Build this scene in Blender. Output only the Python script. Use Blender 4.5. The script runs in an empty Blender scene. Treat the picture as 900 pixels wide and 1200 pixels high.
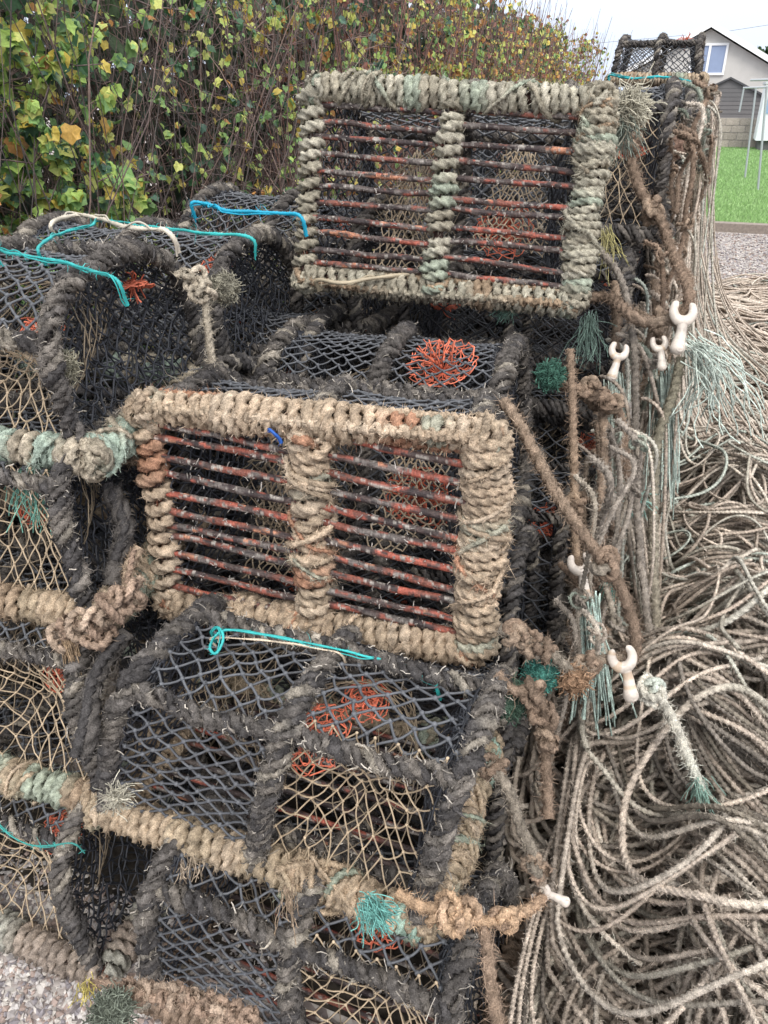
import bpy, math, random
import numpy as np
from math import radians as rad, pi
rng = np.random.default_rng(7)
S = bpy.context.scene
COL = S.collection

# ------------------------------------------------------------------ camera
F = 901.0; PITCH = rad(28.3); YAW = rad(20.9); CAMH = 1.6
def rot(rx, ry, rz):
    a, b, c = [np.array(m) for m in (
        [[1,0,0],[0,math.cos(rx),-math.sin(rx)],[0,math.sin(rx),math.cos(rx)]],
        [[math.cos(ry),0,math.sin(ry)],[0,1,0],[-math.sin(ry),0,math.cos(ry)]],
        [[math.cos(rz),-math.sin(rz),0],[math.sin(rz),math.cos(rz),0],[0,0,1]])]
    return c @ b @ a
CR = rot(pi/2-PITCH, 0, YAW); CC = np.array([0,0,CAMH])
def at(x, y, d=None, X=None, Y=None, z=None):
    v = CR @ np.array([(x-450)/F, -(y-600)/F, -1.0])
    if z is not None: d = (z-CAMH)/v[2]
    if X is not None: d = X/v[0]
    if Y is not None: d = Y/v[1]
    return CC + v*d
def pxpath(pts):                       # (px, py, depth) -> world points
    return np.array([at(x, y, d=d) for x, y, d in pts])

cd = bpy.data.cameras.new('camera'); cam = bpy.data.objects.new('camera', cd); COL.objects.link(cam)
cam.location = CC; cam.rotation_euler = (pi/2-PITCH, 0, YAW)
cd.sensor_fit = 'VERTICAL'; cd.sensor_height = 24; cd.lens = 24*F/1200
cd.clip_end = 2000; cd.clip_start = .02
S.camera = cam

# ------------------------------------------------------------------ materials
def mat(name, rough=.9, bump=.3, bscale=900, vary=.25, spec=.3, vscale=60, trans=0, bdist=.0015):
    m = bpy.data.materials.new(name); m.use_nodes = True; nt = m.node_tree; N = nt.nodes; L = nt.links
    p = N['Principled BSDF']; p.inputs['Roughness'].default_value = rough
    p.inputs['Specular IOR Level'].default_value = spec
    a = N.new('ShaderNodeAttribute'); a.attribute_name = 'Col'
    tc = N.new('ShaderNodeTexCoord')
    n1 = N.new('ShaderNodeTexNoise'); n1.inputs['Scale'].default_value = bscale; n1.inputs['Detail'].default_value = 3
    n2 = N.new('ShaderNodeTexNoise'); n2.inputs['Scale'].default_value = vscale; n2.inputs['Detail'].default_value = 4
    L.new(tc.outputs['Object'], n1.inputs['Vector']); L.new(tc.outputs['Object'], n2.inputs['Vector'])
    def mr(src, lo, hi):
        r = N.new('ShaderNodeMapRange'); r.inputs['From Min'].default_value = .3; r.inputs['From Max'].default_value = .7
        r.inputs['To Min'].default_value = lo; r.inputs['To Max'].default_value = hi; L.new(src, r.inputs['Value']); return r.outputs[0]
    mu = N.new('ShaderNodeMath'); mu.operation = 'MULTIPLY'
    L.new(mr(n1.outputs['Fac'], 1-vary, 1+vary), mu.inputs[0]); L.new(mr(n2.outputs['Fac'], 1-vary, 1+vary), mu.inputs[1])
    sc = N.new('ShaderNodeVectorMath'); sc.operation = 'SCALE'
    L.new(a.outputs['Color'], sc.inputs[0]); L.new(mu.outputs[0], sc.inputs['Scale'])
    L.new(sc.outputs[0], p.inputs['Base Color'])
    if bump:
        b = N.new('ShaderNodeBump'); b.inputs['Strength'].default_value = bump; b.inputs['Distance'].default_value = bdist
        L.new(n1.outputs['Fac'], b.inputs['Height']); L.new(b.outputs[0], p.inputs['Normal'])
    if trans:
        t = N.new('ShaderNodeBsdfTranslucent'); L.new(sc.outputs[0], t.inputs['Color'])
        mx = N.new('ShaderNodeMixShader'); mx.inputs[0].default_value = trans
        L.new(p.outputs[0], mx.inputs[1]); L.new(t.outputs[0], mx.inputs[2]); L.new(mx.outputs[0], N['Material Output'].inputs[0])
    return m
M_ROPE = mat('rope_fibre', .95, .7, 420, .42, .12, 70, bdist=.003)
M_NET = mat('net_twine', .55, .2, 900, .2, .45)
M_TWINE = mat('bright_twine', .5, .2, 1500, .12, .4)
M_METAL = mat('rusty_bar', .6, .8, 260, .35, .4, 90, bdist=.003)
M_PLASTIC = mat('worn_plastic', .38, .15, 200, .1, .5, 25)
M_LEAF = mat('leaf', .5, .15, 120, .18, .45, 20, trans=.35)
M_TWIG = mat('twig', .85, .4, 300, .25, .2)
M_STONE = mat('stone', .85, .5, 120, .2, .3, 30)
M_PAINT = mat('painted_surface', .7, .05, 40, .05, .3, 3)
M_GLASS = mat('window_glass', .08, 0, 5, .03, .6, .5)

# ------------------------------------------------------------------ mesh buffer
class Buf:
    def __init__(s): s.v=[]; s.q=[]; s.t=[]; s.c=[]; s.n=0
    def add(s, V, Q=None, T=None, C=(.5,.5,.5)):
        V = np.asarray(V, float).reshape(-1,3); C = np.asarray(C, float)
        if C.ndim == 1: C = np.broadcast_to(C, (len(V),3))
        s.v.append(V); s.c.append(np.clip(C.reshape(-1,3),0,1))
        if Q is not None and len(Q): s.q.append(np.asarray(Q).reshape(-1,4)+s.n)
        if T is not None and len(T): s.t.append(np.asarray(T).reshape(-1,3)+s.n)
        s.n += len(V)
    def build(s, name, m, parent=None, M=None, smooth=True):
        V = np.concatenate(s.v)
        if M is not None: V = V @ M[0].T + M[1]
        q = np.concatenate(s.q) if s.q else np.zeros((0,4),int); t = np.concatenate(s.t) if s.t else np.zeros((0,3),int)
        me = bpy.data.meshes.new(name); me.vertices.add(len(V)); me.vertices.foreach_set('co', V.astype(np.float32).ravel())
        nl = q.size+t.size; me.loops.add(nl); me.polygons.add(len(q)+len(t))
        me.loops.foreach_set('vertex_index', np.concatenate([q.ravel(), t.ravel()]).astype(np.int32))
        st = np.concatenate([np.arange(len(q))*4, q.size+np.arange(len(t))*3]).astype(np.int32)
        me.polygons.foreach_set('loop_start', st)
        me.update(calc_edges=True)
        me.polygons.foreach_set('use_smooth', np.full(len(me.polygons), smooth))
        ca = me.color_attributes.new('Col', 'FLOAT_COLOR', 'POINT')
        C = np.concatenate(s.c); ca.data.foreach_set('color', np.c_[C, np.ones(len(C))].astype(np.float32).ravel())
        me.materials.append(m)
        o = bpy.data.objects.new(name, me); COL.objects.link(o)
        if parent is not None: o.parent = parent
        return o
    def box(s, lo, hi, C):
        lo=np.array(lo,float); hi=np.array(hi,float)
        V = np.array([[ (lo,hi)[i][0],(lo,hi)[j][1],(lo,hi)[k][2]] for i in (0,1) for j in (0,1) for k in (0,1)])
        s.add(V, Q=[[0,1,3,2],[4,6,7,5],[0,4,5,1],[2,3,7,6],[0,2,6,4],[1,5,7,3]], C=C)

def tag(o, label=None, cat=None, group=None, kind=None):
    if label: o['label']=label
    if cat: o['category']=cat
    if group: o['group']=group
    if kind: o['kind']=kind
    return o
def empty(name, loc=(0,0,0), R=None):
    o = bpy.data.objects.new(name, None); COL.objects.link(o); o.empty_display_size=.1
    o.location = loc
    if R is not None:
        import mathutils; o.rotation_euler = mathutils.Matrix(R.tolist()).to_euler()
    return o

# ------------------------------------------------------------------ curve tools
def unit(a): return a/np.maximum(np.linalg.norm(a,axis=-1,keepdims=True),1e-9)
def resample(P, step=None, n=None):
    P = np.asarray(P,float); d = np.r_[0,np.cumsum(np.linalg.norm(np.diff(P,axis=0),axis=1))]
    if n is None: n = max(2,int(d[-1]/step)+1)
    t = np.linspace(0,d[-1],n); return np.stack([np.interp(t,d,P[:,k]) for k in range(3)],1)
def smooth(P, step=.005):             # Catmull-Rom through the points, then even spacing
    P = np.asarray(P,float); Q = np.vstack([2*P[0]-P[1],P,2*P[-1]-P[-2]]); out=[]
    for i in range(1,len(Q)-2):
        t = np.linspace(0,1,24,endpoint=False)[:,None]; a,b,c,d = Q[i-1:i+3]
        out.append(.5*((2*b)+(-a+c)*t+(2*a-5*b+4*c-d)*t*t+(-a+3*b-3*c+d)*t**3))
    out.append(P[-1:]); return resample(np.vstack(out),step)
def noise1(n, per, k=3, r=None):      # smooth random signal, n samples, one knot every per samples
    r = rng if r is None else r
    m = int(n/per)+4; a = r.normal(size=(m,k)); x = np.arange(n)/per+1; i = x.astype(int); f = (x-i)[:,None]; f = f*f*(3-2*f)
    return a[i]*(1-f)+a[i+1]*f
def transport(P):                     # P N,K,3
    T = unit(np.gradient(P,axis=1)); N,K,_ = P.shape
    up = np.where(np.abs(T[:,0,2:3])<.8, np.array([[0,0,1.]]), np.array([[1.,0,0]]))
    A = np.empty_like(P); a = unit(up-(up*T[:,0]).sum(-1,keepdims=True)*T[:,0]); A[:,0]=a
    for k in range(1,K):
        t = T[:,k]; a = a-(a*t).sum(-1,keepdims=True)*t; a = unit(a); A[:,k]=a
    return T,A,np.cross(T,A)
def tubes(B, P, r, seg=6, lob=0., pitch=.04, col=(.4,.3,.2), ref=None, taper=False, cvar=.0, closed=False, rough=0.):
    P = np.asarray(P,float)
    if P.ndim==2: P=P[None]
    N,K,_ = P.shape
    if ref is None:
        if K<=8:
            T = unit(np.gradient(P,axis=1)); rf = np.where(np.abs(T[:,:1,2:3])<.9, np.array([0,0,1.]), np.array([1.,0,0]))
            A = unit(np.cross(T,rf+0*T)); Bn = np.cross(T,A)
        else: T,A,Bn = transport(P)
    else:
        T = unit(np.gradient(P,axis=1)); A = unit(np.cross(T,np.broadcast_to(ref,P.shape))); Bn = np.cross(T,A)
    R = np.broadcast_to(np.asarray(r,float), (N,K)) if np.ndim(r)!=1 else np.broadcast_to(np.asarray(r)[None,:] if len(r)==K else np.asarray(r)[:,None],(N,K))
    if taper:
        R = R.copy(); R[:,0]*=.05; R[:,-1]*=.05
    ang = np.arange(seg)*2*pi/seg
    s = np.concatenate([np.zeros((N,1)),np.cumsum(np.linalg.norm(np.diff(P,axis=1),axis=-1),1)],1)
    if lob:
        ph = s*2*pi/pitch; an = ang[None,None,:]+ph[:,:,None]
        prof = 1+lob*(np.abs(np.sin(1.5*ang))-.62)*1.0
        rad_ = R[:,:,None]*prof[None,None,:]
    else:
        an = np.broadcast_to(ang,(N,K,seg)); rad_ = np.broadcast_to(R[:,:,None],(N,K,seg))
    if rough: rad_ = rad_*(1+rough*np.clip(rng.normal(size=rad_.shape),-2,2))
    D = np.cos(an)[...,None]*A[:,:,None]+np.sin(an)[...,None]*Bn[:,:,None]
    V = P[:,:,None]+D*rad_[...,None]
    idx = np.arange(N*K*seg).reshape(N,K,seg); nx = np.roll(idx,-1,2)
    Q = np.stack([idx[:,:-1],nx[:,:-1],nx[:,1:],idx[:,1:]],-1)
    C = np.asarray(col,float)
    if C.ndim==1: C = np.broadcast_to(C,(N,K,3))
    elif C.ndim==2: C = np.broadcast_to(C[None],(N,K,3)) if (len(C)==K and N==1) else np.broadcast_to(C[:,None],(N,K,3))
    if cvar: C = C*(1+cvar*rng.normal(size=(N,1,1)))
    C = np.repeat(C[:,:,None],seg,2)
    B.add(V.reshape(-1,3), Q=Q.reshape(-1,4), C=C.reshape(-1,3))
    return V.reshape(-1,3), D.reshape(-1,3), np.repeat(T[:,:,None],seg,2).reshape(-1,3), C.reshape(-1,3)
def fuzz(B, tv, n, ln=.009, w=.0009, lay=.6, light=1.15):
    V,D,T,C = tv; n=int(n)
    if n<=0: return
    i = rng.integers(0,len(V),n); root=V[i]; 
    d = unit(D[i]*rng.uniform(.2,1,(n,1))+T[i]*rng.normal(0,lay,(n,1))+rng.normal(0,.35,(n,3))+np.array([0,0,-.12]))
    l = ln*rng.gamma(2.5,.4,(n,1)); side = unit(np.cross(d,rng.normal(size=(n,3))))*w*.5
    mid = root+d*l*.55; tip = root+d*l+rng.normal(0,.25,(n,3))*l
    VV = np.stack([root-side,root+side,mid+side*.8,mid-side*.8,tip],1).reshape(-1,3)
    b = np.arange(n)[:,None]*5
    c = np.clip(C[i]*light*rng.uniform(.7,1.35,(n,1)),0,.8)
    B.add(VV, Q=b+[0,1,2,3], T=b+[3,2,4], C=np.repeat(c,5,0))
def pal(n, cols, per, w=None, r=None):      # colour signal that wanders between palette colours
    r = rng if r is None else r
    cols=np.array(cols); m=int(n/per)+3; k = r.choice(len(cols),m,p=w); x=np.arange(n)/per; i=x.astype(int); f=(x-i)[:,None]; f=np.clip(f*3-1,0,1)
    return (cols[k[i]]*(1-f)+cols[k[i+1]]*f)*(1+.10*noise1(n,per*.3,1,r))
BEIGE=[(.40,.31,.22),(.34,.27,.19),(.43,.34,.25),(.30,.33,.26),(.27,.20,.14)]; BW=[.38,.24,.16,.14,.08]
DARK=[(.105,.095,.088),(.07,.065,.064),(.16,.142,.125),(.27,.24,.20)]; DW=[.42,.3,.2,.08]
GREYB=[(.27,.235,.20),(.22,.19,.16),(.26,.29,.24),(.30,.26,.21)]; GW=[.4,.25,.15,.2]
BROWN=[(.235,.17,.125),(.185,.135,.10),(.28,.21,.155),(.21,.18,.145)]; OW=[.35,.25,.25,.15]
TAN=[(.52,.44,.365),(.44,.365,.30),(.58,.51,.43),(.33,.275,.225)]; TW=[.4,.25,.2,.15]
PALE=[(.52,.49,.42),(.46,.42,.35),(.45,.48,.42)]; PW=[.4,.35,.25]
TEAL=(.08,.24,.20); GREEN=(.24,.37,.31); CYAN=(.03,.36,.35); ORANGE=(.62,.16,.09); RED=(.42,.045,.03)
NETC=(.088,.092,.102); NETB=(.40,.31,.21)

def wrap(B, path, rc=.012, rr=.011, pitch=.024, cols=BEIGE, w=BW, per=120, fz=1.0, jit=.0015, seg=9, step=.0042, lob=.62,
         flat=None, core=(.06,.035,.03), fl=.009, second=False, lobp=3.2):
    P = resample(path,.006); T,A,Bn = transport(P[None]); T,A,Bn=T[0],A[0],Bn[0]
    s = np.linspace(0,1,len(P)); L = len(P)*.006
    tubes(B,P,rc,7,col=core)
    turns = L/pitch; R = rc+rr*.9; n = int(turns*math.hypot(2*pi*R,pitch)/step)+8
    u = np.linspace(0,1,n); uu = np.clip(u+noise1(n,n/max(turns,1)*2.2,1)[:,0]*.22/max(turns,1)*1.0,0,1)
    g = lambda X,q: np.stack([np.interp(q,s,X[:,k]) for k in range(3)],1)
    th = u*turns*2*pi + rng.uniform(0,6)
    C0 = g(P,uu); a=g(A,uu); b=g(Bn,uu); t=unit(g(T,uu))
    rrn = rr*(1+.10*noise1(n,60,1)[:,0]+.05*noise1(n,15,1)[:,0])
    Rn = R*(1+.10*noise1(n,90,1)[:,0])
    H = C0+(np.cos(th)*Rn)[:,None]*a+(np.sin(th)*Rn)[:,None]*b+noise1(n,12)*jit
    tv = tubes(B,H,rrn,seg,lob,rr*2*lobp,pal(n,cols,per,w)*rng.uniform(.88,1.12,(n,1)),ref=t[None],rough=.05)
    fuzz(B,tv,L*6500*fz,fl*.8)
    if second:   # loose second layer, ragged strands crossing the coils
        m = 7 if L>.25 else 3
        for k in range(m):
            i0 = rng.integers(0,max(1,len(P)-22)); i1=min(len(P)-1,i0+rng.integers(12,30)); q=np.linspace(i0/len(P),i1/len(P),60)
            th2 = np.linspace(0,rng.choice([-1,1])*rng.uniform(2,9),60)+rng.uniform(0,6); R2=rc+rr*2.0
            H2 = g(P,q)+(np.cos(th2)*R2)[:,None]*g(A,q)+(np.sin(th2)*R2)[:,None]*g(Bn,q)+noise1(60,8)*.003
            tv = tubes(B,H2,rr*rng.uniform(.35,.6),6,.4,rr*3,pal(60,cols,40,w),taper=True); fuzz(B,tv,220*fz,fl*1.2)
    return P,A,Bn
def darkwrap(B, path, rc=.006, rr=.0085, cols=DARK, w=DW, fz=1., seg=7, step=.005, starts=4, pitch=.07):
    P=resample(path,.006); T,A,Bn=transport(P[None]); T,A,Bn=T[0],A[0],Bn[0]; L=len(P)*.006; s=np.linspace(0,1,len(P))
    tubes(B,P,rc,6,col=(.03,.025,.025)); g=lambda X,q: np.stack([np.interp(q,s,X[:,k]) for k in range(3)],1)
    turns=L/pitch; R=rc+rr*.85; n=int(turns*math.hypot(2*pi*R,pitch)/step)+8; u=np.linspace(0,1,n)
    warp=noise1(n,n/max(turns,1)*1.3,1)[:,0]*.5; a0=rng.uniform(0,6)
    for k in range(starts):
        th=u*turns*2*pi+a0+k*2*pi/starts+warp+.25*noise1(n,25,1)[:,0]; rk=rr*rng.uniform(.8,1.12)*(1+.17*noise1(n,12,1)[:,0]+.12*noise1(n,3,1)[:,0]); Rn=R*(1+.16*noise1(n,22,1)[:,0])
        H=g(P,u)+(np.cos(th)*Rn)[:,None]*g(A,u)+(np.sin(th)*Rn)[:,None]*g(Bn,u)+noise1(n,7)*.0018
        tv=tubes(B,H,rk,seg,.5,rr*6.5,pal(n,cols,14,w)*rng.uniform(.8,1.2,(n,1)),ref=unit(g(T,u))[None],rough=.15); fuzz(B,tv,L*4200*fz,.006,.0010,.9,1.05)
    m=int(L*22*fz)+1      # ragged loose ends of strand
    i=rng.integers(2,len(P)-3,m); an=rng.uniform(0,2*pi,m); d=np.cos(an)[:,None]*A[i]+np.sin(an)[:,None]*Bn[i]; o=P[i]+d*(R+rr*.6); K=7
    v=unit(T[i]*rng.choice([-1,1],(m,1))+d*.5+rng.normal(size=(m,3))*.5); Q=np.empty((m,K,3)); q=o; Q[:,0]=q
    for k in range(1,K): v=unit(v+rng.normal(size=(m,3))*.35-d*.12+[0,0,-.1]); q=q+v*(rng.uniform(.012,.04,m)/(K-1))[:,None]; Q[:,k]=q
    cc=np.array(cols)[rng.integers(0,len(cols),m)]*rng.uniform(.9,1.7,(m,1)); tubes(B,Q,np.linspace(.003,.0008,K)[None]*rng.uniform(.5,1.2,(m,1)),5,.4,.02,col=cc)
    return P,A,Bn
def spine(B, P, A, Bn, ang, rc, rr, pitch, cols=BEIGE, w=BW, r=.008, amp=.010):   # half-hitch ridge
    s=np.linspace(0,len(P)-1,int(len(P)*.006/.0035)); n=len(s); g=lambda X: np.stack([np.interp(s,np.arange(len(P)),X[:,k]) for k in range(3)],1)
    th = ang+amp/(rc+rr*2)*np.sin(s*.006/pitch*2*pi)+.15*noise1(n,120,1)[:,0]; R=rc+rr*1.75+.003*np.cos(s*.006/pitch*4*pi)
    H = g(P)+(np.cos(th)*R)[:,None]*g(A)+(np.sin(th)*R)[:,None]*g(Bn)
    tv=tubes(B,H,r,9,.4,r*6,pal(n,cols,90,w)); fuzz(B,tv,n*7,.008)
def net(B, surf, nu, nv, r=.0021, col=NETC, sag=.004, jit=.12, knots=True, keep=None, cv=.12, miss=.0):
    i,j = np.meshgrid(np.arange(nu+1),np.arange(nv+1),indexing='ij')
    ju = np.where((i>0)&(i<nu),1,0)*rng.normal(0,jit,i.shape); jv = np.where((j>0)&(j<nv),1,0)*rng.normal(0,jit,i.shape)
    P = surf((i+ju)/nu,(j+jv)/nv)
    ok = (i+j)%2==0; a=[];b=[]
    for di,dj in ((1,1),(1,-1)):
        m = ok&(i+di<=nu)&(j+dj<=nv)&(j+dj>=0)
        if keep is not None: m &= keep(i/nu,j/nv)
        I,J = i[m],j[m]; a.append(P[I,J]); b.append(P[I+di,J+dj])
    a=np.concatenate(a); b=np.concatenate(b)
    if miss: k=rng.random(len(a))>miss; a,b=a[k],b[k]
    t=np.array([0,.33,.66,1])[None,:,None]; L=a[:,None]*(1-t)+b[:,None]*t
    L[:,1:3] += rng.normal(0,1,(len(a),1,3))*sag*.5+np.array([0,0,-sag])*.6
    tubes(B,L,r,5,col=np.asarray(col)*(1+cv*rng.normal(size=(len(a),1))))
    if knots:
        m=ok if keep is None else ok&keep(i/nu,j/nv)
        k=P[m]; d=unit(rng.normal(size=k.shape)+np.array([1.5,0,0]))*r*1.9
        t=np.array([-1,-.45,.45,1])[None,:,None]; L=k[:,None]+d[:,None]*t
        tubes(B,L,np.array([.3,1,1,.3])*r*1.9,6,col=np.asarray(col)*(1.15+cv*rng.normal(size=(len(k),1))))
def tuft(B, o, d, n=60, ln=.1, spread=.35, droop=.3, col=GREEN, r=.0007, curl=.12, K=7, cv=.2, r0=.006):
    o=np.asarray(o,float); d=unit(np.asarray(d,float)); st=o+rng.normal(size=(n,3))*r0
    dd=unit(d+rng.normal(size=(n,3))*spread); l=ln*rng.uniform(.45,1.15,n)
    t=np.linspace(0,1,K); P=np.empty((n,K,3)); p=st.copy(); v=dd.copy(); P[:,0]=p
    for k in range(1,K):
        v=unit(v+rng.normal(size=(n,3))*curl+np.array([0,0,-droop/K*2])); p=p+v*(l/(K-1))[:,None]; P[:,k]=p
    tubes(B,P,r,3,col=np.asarray(col)*(1+cv*rng.normal(size=(n,1))))
def ball(B, c, R, n=500, col=(.3,.27,.2), ln=.025, sq=(1,1,1)):   # matted tangle of fibres
    d=unit(rng.normal(size=(n,3))); o=np.asarray(c)+d*np.array(sq)*R*rng.uniform(.35,.8,(n,1)); K=6; P=np.empty((n,K,3)); p=o; v=unit(d+rng.normal(size=(n,3))*.9)
    P[:,0]=p
    for k in range(1,K):
        v=unit(v+rng.normal(size=(n,3))*.55-(p-np.asarray(c))/R*.12); p=p+v*ln/K; P[:,k]=p
    tubes(B,P,.0009,3,col=np.asarray(col)*(1+.22*rng.normal(size=(n,1))))
    tt=np.linspace(0,1,160); a=tt*2*pi*7; b=tt*2*pi*4.3                      # rope core under the fluff
    q=np.stack([np.sin(b)*np.cos(a),np.sin(b)*np.sin(a),np.cos(b)],1)*R*.55*np.array(sq)+np.asarray(c)
    tubes(B,q,R*.28,6,.3,R,col=np.asarray(col)*.8)
def rope(B, pts, r=.007, cols=TAN, w=TW, seg=9, step=None, lob=.42, fz=.5, wob=.0, per=110, raw=False, fl=.008):
    P = np.asarray(pts,float) if raw else smooth(pts, step or r*.5)
    if wob: P = P+noise1(len(P),14)*wob
    n=len(P); tv=tubes(B,P,r*(1+.06*noise1(n,30,1)[:,0]),seg,lob,r*6.0,pal(n,cols,per,w))
    if fz: fuzz(B,tv,n*(step or r*.5)*2600*fz*(r/.007),fl)
    return P
def knot(B, c, R=.018, r=.007, cols=TAN, w=TW, n=170, sq=(1,1,1), fz=.6, q=None):
    t=np.linspace(0,2*pi*.97,n); Q=np.stack([(2+np.cos(3*t))*np.cos(2*t),(2+np.cos(3*t))*np.sin(2*t),1.4*np.sin(3*t)],1)/3*R
    M=rot(*rng.uniform(0,6,3)); Q=(Q@M.T)*np.array(sq)+np.asarray(c)
    Q=Q+noise1(n,14)*r*.35; tv=tubes(B,Q,r*.82,9,.55,r*5,pal(n,cols,60,w)*rng.uniform(.8,1.1,(n,1)),rough=.07); fuzz(B,tv,n*2.5*fz,.006)

# ------------------------------------------------------------------ lobster pots
def chaikin(P,k=3):
    P=np.asarray(P,float)
    for _ in range(k):
        a=P[:-1]*.75+P[1:]*.25; b=P[:-1]*.25+P[1:]*.75; P=np.vstack([P[:1],np.stack([a,b],1).reshape(-1,P.shape[1]),P[-1:]])
    return P
def barnacles(B, P, r, n, col=(.55,.52,.48), k_=1.):
    i=rng.integers(0,len(P),n); o=P[i]+unit(rng.normal(size=(n,3)))*r*.95; K=4
    v=rng.normal(size=(n,3))*.0035*k_; t=np.arange(K)[None,:,None]
    L=o[:,None]+v[:,None]*t*.8+rng.normal(size=(n,K,3))*.0012*k_
    tubes(B,L,rng.uniform(.0006,.0013,(n,1))*np.ones((1,K)),4,col=np.asarray(col)*rng.uniform(.55,1.25,(n,1)))
def bar_slat(B, a, b, r=.0048, red=.5):
    n=150; P=np.linspace(a,b,n)+noise1(n,36)*.0014; 
    c0=np.array([(.035,.024,.024),(.06,.04,.036),(.28,.075,.05),(.19,.065,.045),(.38,.17,.10),(.13,.11,.10)])
    w=np.array([.34-.25*red,.25,.26*red+.05,.34*red+.06,.08*red,.16]); w=np.clip(w,.01,1); w/=w.sum()
    C=pal(n,c0,rng.uniform(18,45),w)
    V,D,T,Cc=tubes(B,P,r*(1+.07*noise1(n,12,1)[:,0]),8,col=C,rough=.035)
    Cf=B.c[-1].copy().reshape(n,8,3); fl=np.stack([pal(n,c0,rng.uniform(6,14),w) for _ in range(8)],1); mk=(noise1(n,7,8)>.1)[:,:,None]
    pale=(noise1(n,4,8)>1.15)[:,:,None]; Cn=np.where(mk,fl,Cf); B.c[-1]=np.clip(np.where(pale,np.array([.30,.27,.24]),Cn)*rng.uniform(.75,1.25,(n,8,1)),0,1).reshape(-1,3)
    barnacles(B,P,r,60,(.36,.33,.30),.55)
def make_pot(name, label, loc, R, L=.66, D=.42, H=.38, prof=None, inset=.1, base='beige', shear=0, seed=0, dark=DARK, dw=DW,
             funnel=(1,), slats=0, lod=1, nm=11, group=None, mid=True, red=(), basecols=BEIGE, bw=BW, style=None, side='dark', net_front=(0,1), endnet=True, cat='lobster pot', bars=None, hoopr=.0125, dense=1.0, endback=True):
    global rng
    keep=rng; rng=np.random.default_rng(seed)
    root=empty(name,loc,R); tag(root,label,cat,group)
    if prof is None: prof=[(-.5*D,0),(-.52*D,H),(.42*D,H),(.5*D,0)]
    pr=chaikin(prof,3); d=np.r_[0,np.cumsum(np.linalg.norm(np.diff(pr,axis=0),axis=1))]; d/=d[-1]
    PY=lambda v: np.interp(v,d,pr[:,0]); PZ=lambda v: np.interp(v,d,pr[:,1])
    xs=lambda x,z: x*(1-inset*z/H)+shear*z/H
    vb=np.linspace(0,1,60)
    def hoop_path(x): return np.stack([xs(x,PZ(vb)),PY(vb),PZ(vb)],1)
    hx=L/2-.02
    hi = lod>=1
    step=.0042 if lod>=2 else (.006 if lod==1 else .011); sg=9 if lod>=1 else 6; fzk={2:1.,1:.55,0:.15}[lod]
    # base frame
    B=Buf(); W=Buf()
    cor=[(-L/2,-D/2),(L/2,-D/2),(L/2,D/2),(-L/2,D/2)]
    for k in range(4):
        a=np.array([*cor[k],0.]); b=np.array([*cor[(k+1)%4],0.]); pth=np.linspace(a,b,30)+noise1(30,9)*.0025
        tubes(B,pth,.010,8,col=pal(30,[(.06,.04,.035),(.2,.06,.03),(.1,.08,.07)],5))
        st=(style or {}).get(k,'thick' if base=='beige' else 'dark')
        if st=='thick':   P,A,Bn=wrap(W,pth,.013,.0118,.0225,basecols,bw,80,fzk,.0015,sg,step,second=lod>=2)
        elif st=='braid':
            P,A,Bn=wrap(W,pth,.013,.011,.0235,basecols,bw,80,fzk,.0015,sg,step)
            for an in (.2,2.4,4.4): spine(W,P,A,Bn,an+.5,.011,.0095,.0235,[c for c in basecols if c[0]>c[1]*1.1],None,.0085,.006)
        elif st=='sparse': wrap(W,pth,.010,.0112,.031,basecols,bw,80,fzk*.5,.0025,sg,step)
        elif st=='bound': P,A,Bn=wrap(W,pth,.022,.010,.0155,basecols,bw,60,fzk*1.5,.003,sg,step,second=True)
        else: darkwrap(W,pth,.008,.0095,dark,dw,fzk,7 if lod else 6,step*1.3)
    bf=B.build('base_frame',M_METAL,root); W.build('rope_wrapping',M_ROPE,bf)
    if lod>=2:
        for (x,y) in cor:                       # lashings on the corners
            K=Buf(); cc=basecols if base=='beige' else dark; ww=bw if base=='beige' else dw
            for q in range(3): knot(K,(x*.985,y*.985,rng.normal()*.004),.034,.0095,cc,ww,230,(1.0,1.0,1.0))
            K.build('corner_lashing',M_ROPE,root)
    # mid base bar
    if slats==9:
        for k in range(9):
            y=-D/2+.04+(D-.08)*k/8; B=Buf(); bar_slat(B,(-L/2+.01,y,-.004),(L/2-.01,y+rng.normal()*.003,-.004),.0062,.05); B.build('slat',M_METAL,root)
    elif slats:
        W=Buf(); wrap(W,np.linspace((0,-D/2,0),(0,D/2,0),20)+noise1(20,8)*.002,.012 if slats!=3 else .017,.0115,.027 if slats!=3 else .022,basecols,bw,70,fzk*(1.5 if slats==3 else .8),.0035,sg,step,second=slats==3)
        if slats==3:
            knot(W,(.012,-D/2+.03,-.01),.034,.011,basecols,bw)
        else: knot(W,(0,D/2-.01,-.008),.03,.011,basecols,bw)
        W.build('base_crossbar',M_ROPE,root)
        ns=11; y0=-D/2+.042; y1=D/2-.040
        for (xa_,xb_,ya_,yb_,zc) in ((-.20,-.02,-.12,.19,.10),(.06,.27,-.15,.10,.13)):
            B=Buf(); net(B,lambda u,v: np.stack([xa_+(xb_-xa_)*(.35+.65*v)*u+.10*(1-v)*.6,ya_+(yb_-ya_)*v+.012*np.sin(9*u),zc+.06*u+.05*(1-v)+.02*np.sin(5*u+3*v)],-1),16,20,.0017,(.42,.33,.23),.003,.2,False); B.build('inner_net',M_NET,root)
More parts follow.
